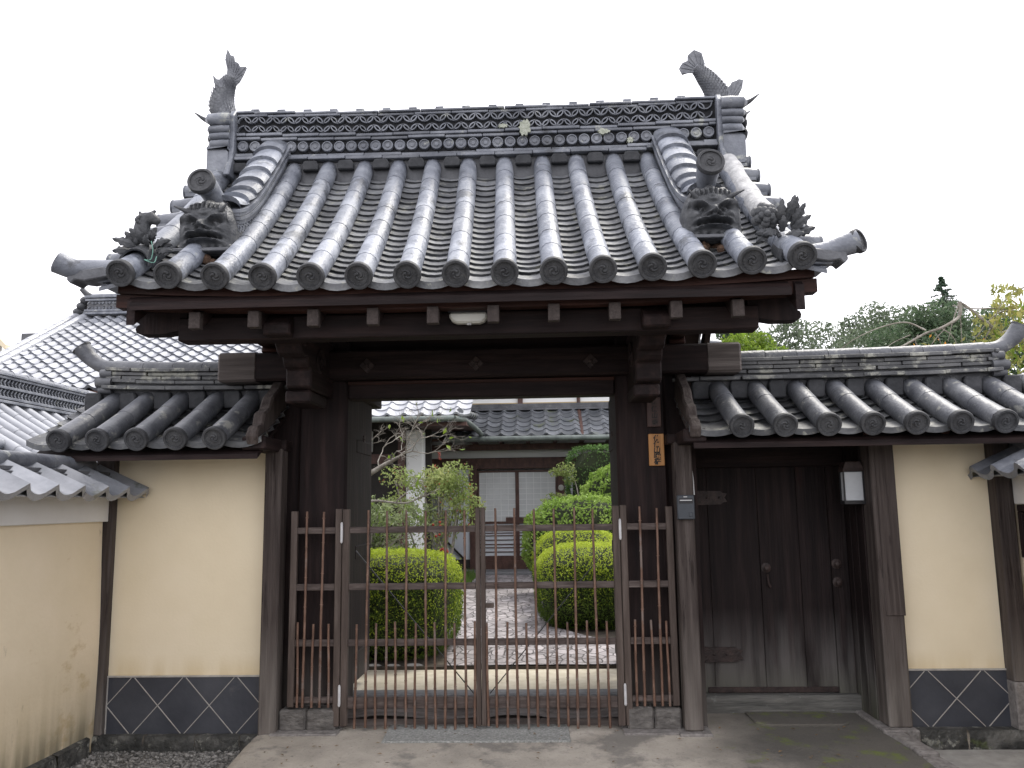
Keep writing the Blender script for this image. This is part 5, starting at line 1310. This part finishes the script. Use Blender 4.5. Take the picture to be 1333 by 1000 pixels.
# ================================================================== planting
def sup(n, half, top_only=False, p=2.6):
    """points and normals on a rounded box surface (superellipsoid), y up to the full shape"""
    d = RNG.normal(0,1,(n,3)); d /= np.linalg.norm(d,axis=1,keepdims=True)
    r = (np.abs(d)**p).sum(1)**(-1/p); P = d*r[:,None]
    N = np.sign(P)*np.abs(P)**(p-1); P = P*np.array(half); N = N/np.array(half); N /= np.linalg.norm(N,axis=1,keepdims=True)
    return P, N
def core(g, c, half, p, k, mi):
    rows = []
    for i in range(13):
        th = math.pi*i/12; row = []
        for j in range(25):
            a = 2*math.pi*j/24; d = np.array([math.sin(th)*math.cos(a), math.sin(th)*math.sin(a), math.cos(th)])+1e-9
            r = (np.abs(d)**p).sum()**(-1/p); q = d*r*np.array(half)*k; row.append((c[0]+q[0], c[1]+q[1], c[2]+q[2]))
        rows.append(row)
    g.grid(rows, mi)
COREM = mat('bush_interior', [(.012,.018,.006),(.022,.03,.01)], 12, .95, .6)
def clipped(name, label, c, half, p, n, size, lm, dm, group=None, jit=.55, lump=.0, fringe=.12):
    t = thing(name, label, 'bush', (c[0], c[1], c[2]-half[2]), group)
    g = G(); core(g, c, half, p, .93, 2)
    P, N = sup(n, half, p=p)
    if lump:
        ph = RNG.uniform(0, 6.28, 3); q = np.sin(P[:,0]*13+ph[0])*np.sin(P[:,1]*12+ph[1])*np.sin(P[:,2]*14+ph[2]); P = P*(1+lump*q[:,None])
    P = P*(1+RNG.normal(0,.018,(n,1))) + RNG.normal(0,.006,(n,3)); W = P+np.array(c)
    pale_top = (N[:,2] > .46-RNG.uniform(0,.62,n)) if True else None      # pale new shoots on top; darker leaves paint the sides' shade into colour
    g.leaves(W[pale_top], N[pale_top], size, 0, jit); g.leaves(W[~pale_top], N[~pale_top], size, 1, jit)
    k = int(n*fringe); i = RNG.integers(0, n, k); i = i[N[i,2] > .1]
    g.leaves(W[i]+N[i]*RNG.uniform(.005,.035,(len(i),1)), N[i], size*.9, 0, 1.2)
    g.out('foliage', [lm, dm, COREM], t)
    s = G()
    for q in range(5): s.tube([(c[0]+random.uniform(-.3,.3)*half[0], c[1]+random.uniform(-.3,.3)*half[1], c[2]-half[2]-.05), (c[0]+random.uniform(-.5,.5)*half[0], c[1]+random.uniform(-.5,.5)*half[1], c[2])], [.014,.008], 6)
    s.out('stem', BARK, t); return t
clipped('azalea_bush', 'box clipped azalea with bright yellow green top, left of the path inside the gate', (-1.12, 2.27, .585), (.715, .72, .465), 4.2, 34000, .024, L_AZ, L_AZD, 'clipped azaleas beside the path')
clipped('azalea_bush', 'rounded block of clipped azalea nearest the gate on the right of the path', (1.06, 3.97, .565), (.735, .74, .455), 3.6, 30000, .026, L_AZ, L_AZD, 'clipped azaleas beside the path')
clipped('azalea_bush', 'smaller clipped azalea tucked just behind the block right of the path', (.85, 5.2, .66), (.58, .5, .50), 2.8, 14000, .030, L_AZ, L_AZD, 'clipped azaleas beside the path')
clipped('camellia_bush', 'loosely rounded mid green bush behind the azaleas right of the path', (1.0, 6.4, .92), (.88, .6, .66), 2.3, 7500, .062, L_BOX, L_BOX, 'rounded green bushes right of the path', .8, .05, .3)
clipped('camellia_bush', 'tallest rounded green bush right of the path, below the flat topped hedge', (1.86, 7.4, 1.38), (.88, .6, .74), 2.2, 7500, .066, L_BOX, L_BOX, 'rounded green bushes right of the path', .8, .05, .3)
clipped('hedge', 'flat topped dark green hedge block beside the house door', (2.05, 8.8, 1.35), (1.22, .35, 1.10), 9, 14000, .05, L_HED, L_HED, None, .9)
def blob_leaves(g, cs, n, size, mi=0, jit=1.0, shell=.5):
    """leaf clumps: cs list of (centre, radii)"""
    vol = np.array([c[1][0]*c[1][1]*c[1][2] for c in cs])**.66; vol = vol/vol.sum()
    for (c, r), v in zip(cs, vol):
        k = int(n*v); d = RNG.normal(0,1,(k,3)); d /= np.linalg.norm(d,axis=1,keepdims=True); rr = RNG.uniform(shell**3,1,(k,1))**(1/3)
        g.leaves(np.array(c)+d*rr*np.array(r), d, size, mi, jit)
def branchy(g, p, d, L, r, depth, ends, spread=.6, droop=0, n=3, shrink=.68, mi=0, twist=.25):
    d = Vector(d).normalized(); P = [Vector(p)]; dd = d.copy()
    for i in range(4):
        dd = (dd + Vector((random.uniform(-1,1),random.uniform(-1,1),random.uniform(-1,1)))*twist - Vector((0,0,droop))).normalized(); P.append(P[-1]+dd*(L/4))
    g.tube(P, [r*(1-.12*i) for i in range(5)], 6 if r > .012 else 4, mi=mi)
    if depth == 0: ends.append((P[-1], dd)); return
    for k in range(n):
        q = P[random.choice((2,3,4))] if k else P[4]
        nd = (dd + Vector((random.uniform(-1,1),random.uniform(-1,1),random.uniform(-.6,1)))*spread).normalized()
        branchy(g, q, nd, L*shrink*random.uniform(.75,1.2), r*.60, depth-1, ends, spread, droop, n, shrink, mi, twist)
# nandina with several canes, red touched leaves
N_ = thing('nandina', 'feathery nandina shrub with reddish tips in front of the white house panel', 'shrub', (-1.2, 6.2, .14))
g = G(); tips = []
for i in range(9):
    b = Vector((-1.15+random.uniform(-.16,.16), 6.2+random.uniform(-.15,.15), .1)); e = Vector((-1.22+random.uniform(-.50,.50), 6.2+random.uniform(-.3,.3), random.uniform(1.45,2.0)))
    g.tube(catmull([b, b.lerp(e,.5)+Vector((random.uniform(-.05,.05),0,0)), e],4), [.018-.001*k for k in range(9)], 6); tips.append(e)
g.out('cane', BARKL, N_, smooth=50)
cs = [((e.x+random.uniform(-.08,.08), e.y, e.z+random.uniform(-.32,.08)), (.26,.24,.17)) for e in tips for _ in range(2)] + [((-.72,6.1,1.52),(.22,.2,.15)),((-.66,6.1,1.38),(.14,.15,.10)),((-1.35,6.1,1.35),(.3,.25,.3)),((-1.1,6.1,1.1),(.3,.25,.3)),((-1.5,6.1,1.85),(.2,.2,.14))]
g = G(); blob_leaves(g, cs, 3600, .058, 0, 1.0, .05); blob_leaves(g, cs, 130, .05, 1, 1.0, .7); g.out('foliage', [L_NAN, L_NANR], N_)
g = G()
q = at(572,594,6.0)
for i in range(16): g.ball((q.x+random.uniform(-.02,.02), 6.0, q.z+random.uniform(-.06,.06)), .007, 6, 4)
for zc, xc, n in ((.80,-.98,18),(1.16,-1.08,6)):
    for i in range(n): g.ball((xc+random.uniform(-.06,.06), 5.85, zc+random.uniform(-.10,.10)), .020, 6, 4)
g.out('berries', mat('red_berry', [(.25,.03,.015),(.36,.05,.025)], 20, .4, 0), N_, smooth=60)
NOCROWN = 1
t = thing('garden_tree', 'slim pale barked trunk standing among the shrubs left of the path', 'tree', (-.98, 6.6, .1))
g = G(); e = []; branchy(g, (-1.0,6.6,.1), (.08,0,1), .95, .07, 2, e, .45, 0, 3, .5); g.out('trunk', BARKL, t, smooth=50)
g = G(); blob_leaves(g, [(tuple(p), (.10,.10,.08)) for p, d in e], 260, .05, 0, 1, .1); g.out('crown', L_SHR, t)
# mixed shrub behind the left azalea
t = thing('mixed_shrub', 'loose grey green shrub behind the left clipped azalea', 'shrub', (-2.2, 5.6, .1))
g = G(); e = []
for i in range(7): branchy(g, (-2.1+random.uniform(-.5,.5),5.5,.1), (random.uniform(-.3,.3),0,1), .75, .02, 2, e, .6, 0, 3, .7)
g.out('stem', BARKL, t, smooth=50)
cs = [((random.uniform(-2.9,-1.3), 5.5+random.uniform(-.35,.35), random.uniform(.5,1.52)), (.25,.22,.2)) for i in range(38)]
g = G(); blob_leaves(g, cs, 5600, .062, 0, 1.1, .05); blob_leaves(g, cs, 700, .055, 1, 1.1, .4); g.out('foliage', [L_SHR, L_GRN], t)
# gnarled plum tree with few leaves
t = thing('plum_tree', 'nearly leafless gnarled plum with crooked pale twigs left of the path', 'tree', (-2.15, 4.1, .1))
g = G(); e = []
tr = catmull([(-2.3,4.1,.1),(-2.15,4.1,.8),(-2.25,4.05,1.35),(-1.85,4.0,1.72),(-1.55,4.0,1.92),(-1.28,3.95,2.06)],6)
g.tube(tr, [.06-.04*i/(len(tr)-1) for i in range(len(tr))], 8)
g.tube(catmull([tr[14], (-1.95,4,1.45),(-1.6,3.95,1.55),(-1.2,3.9,1.52),(-.98,3.9,1.60)],5), [.024-.018*i/20 for i in range(21)], 7)
for p, d, L in (((-1.52,4,1.93),(.15,0,1),.40),((-1.30,3.95,2.05),(.55,0,.8),.44),((-1.28,3.95,2.06),(1,0,.45),.42),((-1.7,4,1.83),(-.2,0,1),.42),((-1.4,4,2.0),(.3,-.3,.9),.34),((-1.62,3.95,1.55),(.2,0,1),.18),((-1.3,3.9,1.53),(.5,0,.8),.2),((-1.05,3.9,1.57),(.9,0,.4),.14),((-1.85,4,1.72),(-.6,0,.9),.42),((-1.6,4,1.9),(-.5,0,1),.45),((-1.2,3.95,2.1),(.2,0,1),.32)):
    branchy(g, p, d, L*.92, .0095, 4, e, .8, 0, 3, .68, twist=.42)
g.out('trunk', BARKL, t, smooth=50)
g = G(); pp = np.array([tuple(q[0]) for q in e]); pp = pp[RNG.permutation(len(pp))[:46]]; pp[:,2] -= .03; g.leaves(pp, RNG.normal(0,1,pp.shape), .085, 0, .6, .5); g.out('crown', L_GRN, t)
# low grass beside the path, pine spray at the right jamb of the door
g = G()
for i in range(900):
    x, y = (random.uniform(-1.15,-.80), random.uniform(7.5,9.1)) if i < 620 else (random.uniform(.42,.62), random.uniform(6.6,9.0)); z = .14+.013*(y-2); h = random.uniform(.08,.2); a = random.random()*6.28
    g.add([(x-.006,y,z),(x+.006,y,z),(x+.05*math.cos(a),y+.05*math.sin(a),z+h)], [(0,1,2)])
setp(g.out('grass', GRASS, recalc=False), kind='stuff')
g = G()
x = -2.1
while x < -.65:
    L = random.uniform(.12,.22); g.ball((x+L/2, 1.54, .125), L*.5, 9, 5, sq=(1,.45,.30)); x += L*1.03
setp(g.out('garden_edging', SLAB, smooth=60), 'row of flat pale stones edging the bed in front of the left azalea', 'edging')
g = G()
for i in range(70):
    x, y = random.uniform(-1.4,2.4), -random.random()*.8+.05
    a = random.random()*6.28; L = random.uniform(.008,.022); ca, sa = math.cos(a)*L, math.sin(a)*L; z = .010-(.045*max(0,-y-.3))
    g.add([(x-ca,y-sa,z),(x+sa*.4,y-ca*.4,z+.004),(x+ca,y+sa,z+.002),(x-sa*.4,y+ca*.4,z+.005)], [(0,1,2,3)])
setp(g.out('fallen_leaves', mat('dry_leaf', [(.10,.06,.03),(.2,.13,.06)], 30, .9, 0, island=.5), recalc=False), kind='stuff')
t = thing('maple_sapling', 'thin sprays of pale leaves reaching in front of the sliding doors from the hedge', 'shrub', (1.0, 8.3, .15))
g = G(); e = []
for a in ((.98,8.3,.15),): g.tube(catmull([(1.0,8.3,.15),(1.02,8.3,1.3),(.9,8.3,1.95),(.62,8.25,2.05)],5), [.016-.0008*i for i in range(16)], 6); g.tube(catmull([(1.02,8.3,1.3),(.8,8.25,1.62),(.45,8.2,1.55)],5), .006, 5)
g.out('stem', BARKL, t, smooth=50)
cs = [((.78,8.25,2.05),(.2,.15,.13)),((.62,8.25,2.0),(.14,.1,.08)),((.85,8.25,1.9),(.14,.1,.1)),((.62,8.2,1.62),(.18,.1,.05)),((.45,8.2,1.54),(.1,.1,.04)),((.85,8.2,1.5),(.1,.1,.1))]
g = G(); blob_leaves(g, cs, 520, .06, 0, 1, .1); g.out('foliage', L_NAN, t)

# ------------------------------------------------------------------ trees beyond the right wall
def crown_tree(name, label, base, h, cw, n, size, lm, clumps, low=.45, group=None, mi2=None, seed=1, tr=.12, airy=.25, cs=None):
    t = thing(name, label, 'tree', base, group); random.seed(seed)
    g = G(); e = []; b = Vector(base)
    branchy(g, b, (0.03,0,1), h*.36, tr, 3, e, .5, -.02, 3, .55, twist=.1); g.out('trunk', BARK, t, smooth=50)
    if cs is None:
        cs = []
        for i in range(clumps):
            z = random.uniform(low, .97); w = cw*math.sin(math.pi*min(.98, (z-low)/(1-low)*.72+.24)); a = random.random()*6.28; q = random.uniform(.35,1)
            s = cw*random.uniform(.20,.38); cs.append(((b.x+math.cos(a)*w*q, b.y+math.sin(a)*w*q*.7, b.z+h*z-.0), (s,s,s*.72)))
    g = G(); blob_leaves(g, cs, n, size, 0, 1.0, airy); 
    if mi2: blob_leaves(g, cs, n//8, size, 1, 1.0, .8)
    g.out('crown', [lm]+([mi2] if mi2 else []), t); return t
def tb(px, Y): return (at(px, 500, Y).x, Y, -.1)
def th_(py, Y, px=1100): return at(px, py, Y).z + .1
crown_tree('broadleaf_tree', 'bright green rounded tree just beyond the wing roof beside the gate', tb(978,14), th_(424,14), 1.35, 5200, .13, L_GRN, 26, .55, 'trees beyond the right wing wall', L_AZD, 3)
crown_tree('broadleaf_tree', 'dark green tree half hidden behind the gate eave and the bright tree', tb(962,20), th_(418,20), 1.4, 3000, .16, L_DRK, 16, .55, 'trees beyond the right wing wall', None, 4)
crown_tree('airy_tree', 'grey green airy tree right next to the bright rounded tree', tb(1035,26), th_(414,26), 2.27, 5700, .17, L_GREY, 20, .5, 'trees beyond the right wing wall', None, 5, airy=.0)
crown_tree('airy_tree', 'thinnest see-through grey tree at the dip in the tree line', tb(1088,30), th_(420,30), 2.21, 3610, .18, L_GREY, 16, .5, 'trees beyond the right wing wall', None, 6, airy=.0)
crown_tree('airy_tree', 'taller grey green tree left of the conifer', tb(1155,27), th_(398,27), 2.54, 8740, .17, L_GREY, 26, .5, 'trees beyond the right wing wall', L_DRK, 7, airy=.0)
crown_tree('broadleaf_tree', 'dense dark tree below and left of the conifer', tb(1205,24), th_(405,24), 2.86, 9880, .17, L_DRK, 26, .45, 'trees beyond the right wing wall', L_GREY, 8)
crown_tree('broadleaf_tree', 'dark tree mass right of the conifer behind the yellow leaves', tb(1285,25), th_(398,25), 3.25, 9880, .18, L_DRK, 26, .4, 'trees beyond the right wing wall', L_GREY, 9)
crown_tree('airy_tree', 'pale grey green tree filling the tree line left of the taller grey tree', tb(1120,33), th_(412,33), 2.6, 5200, .18, L_GREY, 24, .45, 'trees beyond the right wing wall', L_DRK, 12, airy=.0)
crown_tree('broadleaf_tree', 'low dark tree at the foot of the conifer, behind the bare cherry branches', tb(1245,30), th_(414,30), 2.8, 5200, .18, L_DRK, 24, .45, 'trees beyond the right wing wall', L_GREY, 13)
# conifer
b = Vector(tb(1237, 27)); h = th_(361, 27, 1237)
t = thing('conifer', 'pointed conifer standing above the tree line on the right', 'tree', tuple(b))
G().tube([b, b+Vector((0,0,h*.97))], [.16,.02], 8).out('trunk', BARK, t, smooth=50)
g = G(); random.seed(5)
bg_ = G()
for i in range(300):
    z = 1-.65*random.random()**1.35; L = min(2.1, (1-z)*h*.64+.03); a = random.random()*6.28; s = b+Vector((0,0,h*z)); e = s+Vector((math.cos(a)*L, math.sin(a)*L, -.10*L+random.uniform(-.1,.15)*L))
    bg_.tube([s,e], [.02,.008], 4); k = int(26+30*L); tt = RNG.uniform(.2,1,(k,1)); P = np.array(s)+(np.array(e)-np.array(s))*tt+RNG.normal(0,.025+.05*L*.5,(k,3))*np.array([1,1,.5]); g.leaves(P, RNG.normal(0,1,(k,3))*.4+np.array([0,0,1]), .11, 0, .7, .3)
bg_.out('branch', BARK, t); g.out('crown', L_CON, t)
# drooping half bare cherry with yellow leaves close behind the wall
t = thing('cherry_tree', 'drooping cherry with bare grey branches and yellowing leaves at the right edge', 'tree', (6.3, 4.4, -.1))
g = G(); Yc = 3.2
def bp(*pts): return [at(x, y, Yc+dy) for x, y, dy in pts]
tq = at(1352,418,3.5)
g.tube(catmull([(6.5,4.4,-.1),(6.4,4.2,1.6),(tq.x+.15,3.7,tq.z-.5),tq],5), [.085-.0036*i for i in range(16)], 8)
for q in ((.7,.1,.3),(.9,.0,-.1)): g.tube(catmull([tq, tq+Vector(q)*.5+Vector((0,0,.1)), tq+Vector(q)],4), [.028-.0025*i for i in range(9)], 6)
limbs = [([(1345,420,.3),(1300,435,.1),(1290,425,0),(1262,402,0),(1249,393,0)], .030, .012), ([(1249,393,0),(1250,405,0),(1246,415,0),(1225,427,-.1),(1205,434,-.1),(1180,448,-.2),(1160,458,-.2)], .021, .009),
  ([(1352,410,.3),(1300,402,.1),(1270,402,0),(1240,398,0)], .012, .005), ([(1350,412,.3),(1310,405,.1),(1290,415,0),(1270,440,0)], .012, .004),
  ([(1205,430,-.1),(1180,420,-.1),(1150,425,-.2),(1115,440,-.3),(1090,458,-.3)], .010, .003), ([(1249,393,0),(1240,420,0),(1234,445,0)], .008, .003), ([(1225,427,-.1),(1240,438,-.1),(1250,458,-.1)], .008, .003), ([(1195,436,-.1),(1192,446,-.1),(1202,460,-.1)], .007, .003),
  ([(1250,395,0),(1251,425,.05),(1253,458,.05)], .006, .003), ([(1215,430,-.1),(1222,440,-.1),(1226,452,-.1)], .006, .003), ([(1290,425,0),(1280,445,0),(1262,460,0)], .008, .003), ([(1185,436,-.1),(1165,445,-.1),(1150,455,-.2)], .006, .002), ([(1230,428,-.1),(1215,445,-.1),(1208,460,-.1)], .006, .002),
  ([(1340,370,.2),(1315,385,.1),(1300,402,0),(1293,430,0)], .010, .003), ([(1345,440,.2),(1310,450,.1),(1285,448,0),(1262,462,0)], .008, .003), ([(1340,360,.2),(1300,362,.1)], .005, .002)]
for pts, r0, r1 in limbs:
    P = catmull(bp(*pts), 5); g.tube(P, [r0+(r1-r0)*i/(len(P)-1) for i in range(len(P))], 7)
g.out('trunk', BARKL, t, smooth=50)
g = G(); gl = []
def lv(n, x0, x1, y0, y1, mi, size=.085):
    P = np.array([tuple(at(random.uniform(x0,x1), random.uniform(y0,y1), Yc+random.uniform(-.3,.5))) for _ in range(n)])
    nn = RNG.normal(0,1,(n,3)); nn[:,2] *= .25; g.leaves(P, nn, size, mi, .3, .42)
lv(420, 1290, 1345, 372, 470, 0); lv(330, 1282, 1345, 465, 600, 0); lv(110, 1265, 1300, 410, 470, 0); lv(18, 1195, 1270, 440, 462, 0); lv(8, 1150, 1215, 448, 462, 1, .06); lv(10, 1205, 1232, 436, 462, 1, .06); lv(12, 1265, 1300, 440, 490, 1, .07)
lv(260, 1292, 1350, 390, 560, 2); lv(40, 1300, 1350, 560, 640, 0); lv(420, 1345, 1500, 360, 560, 0); lv(200, 1345, 1500, 380, 560, 2)
g.out('crown', [L_YEL, L_ORG, L_GRN], t)
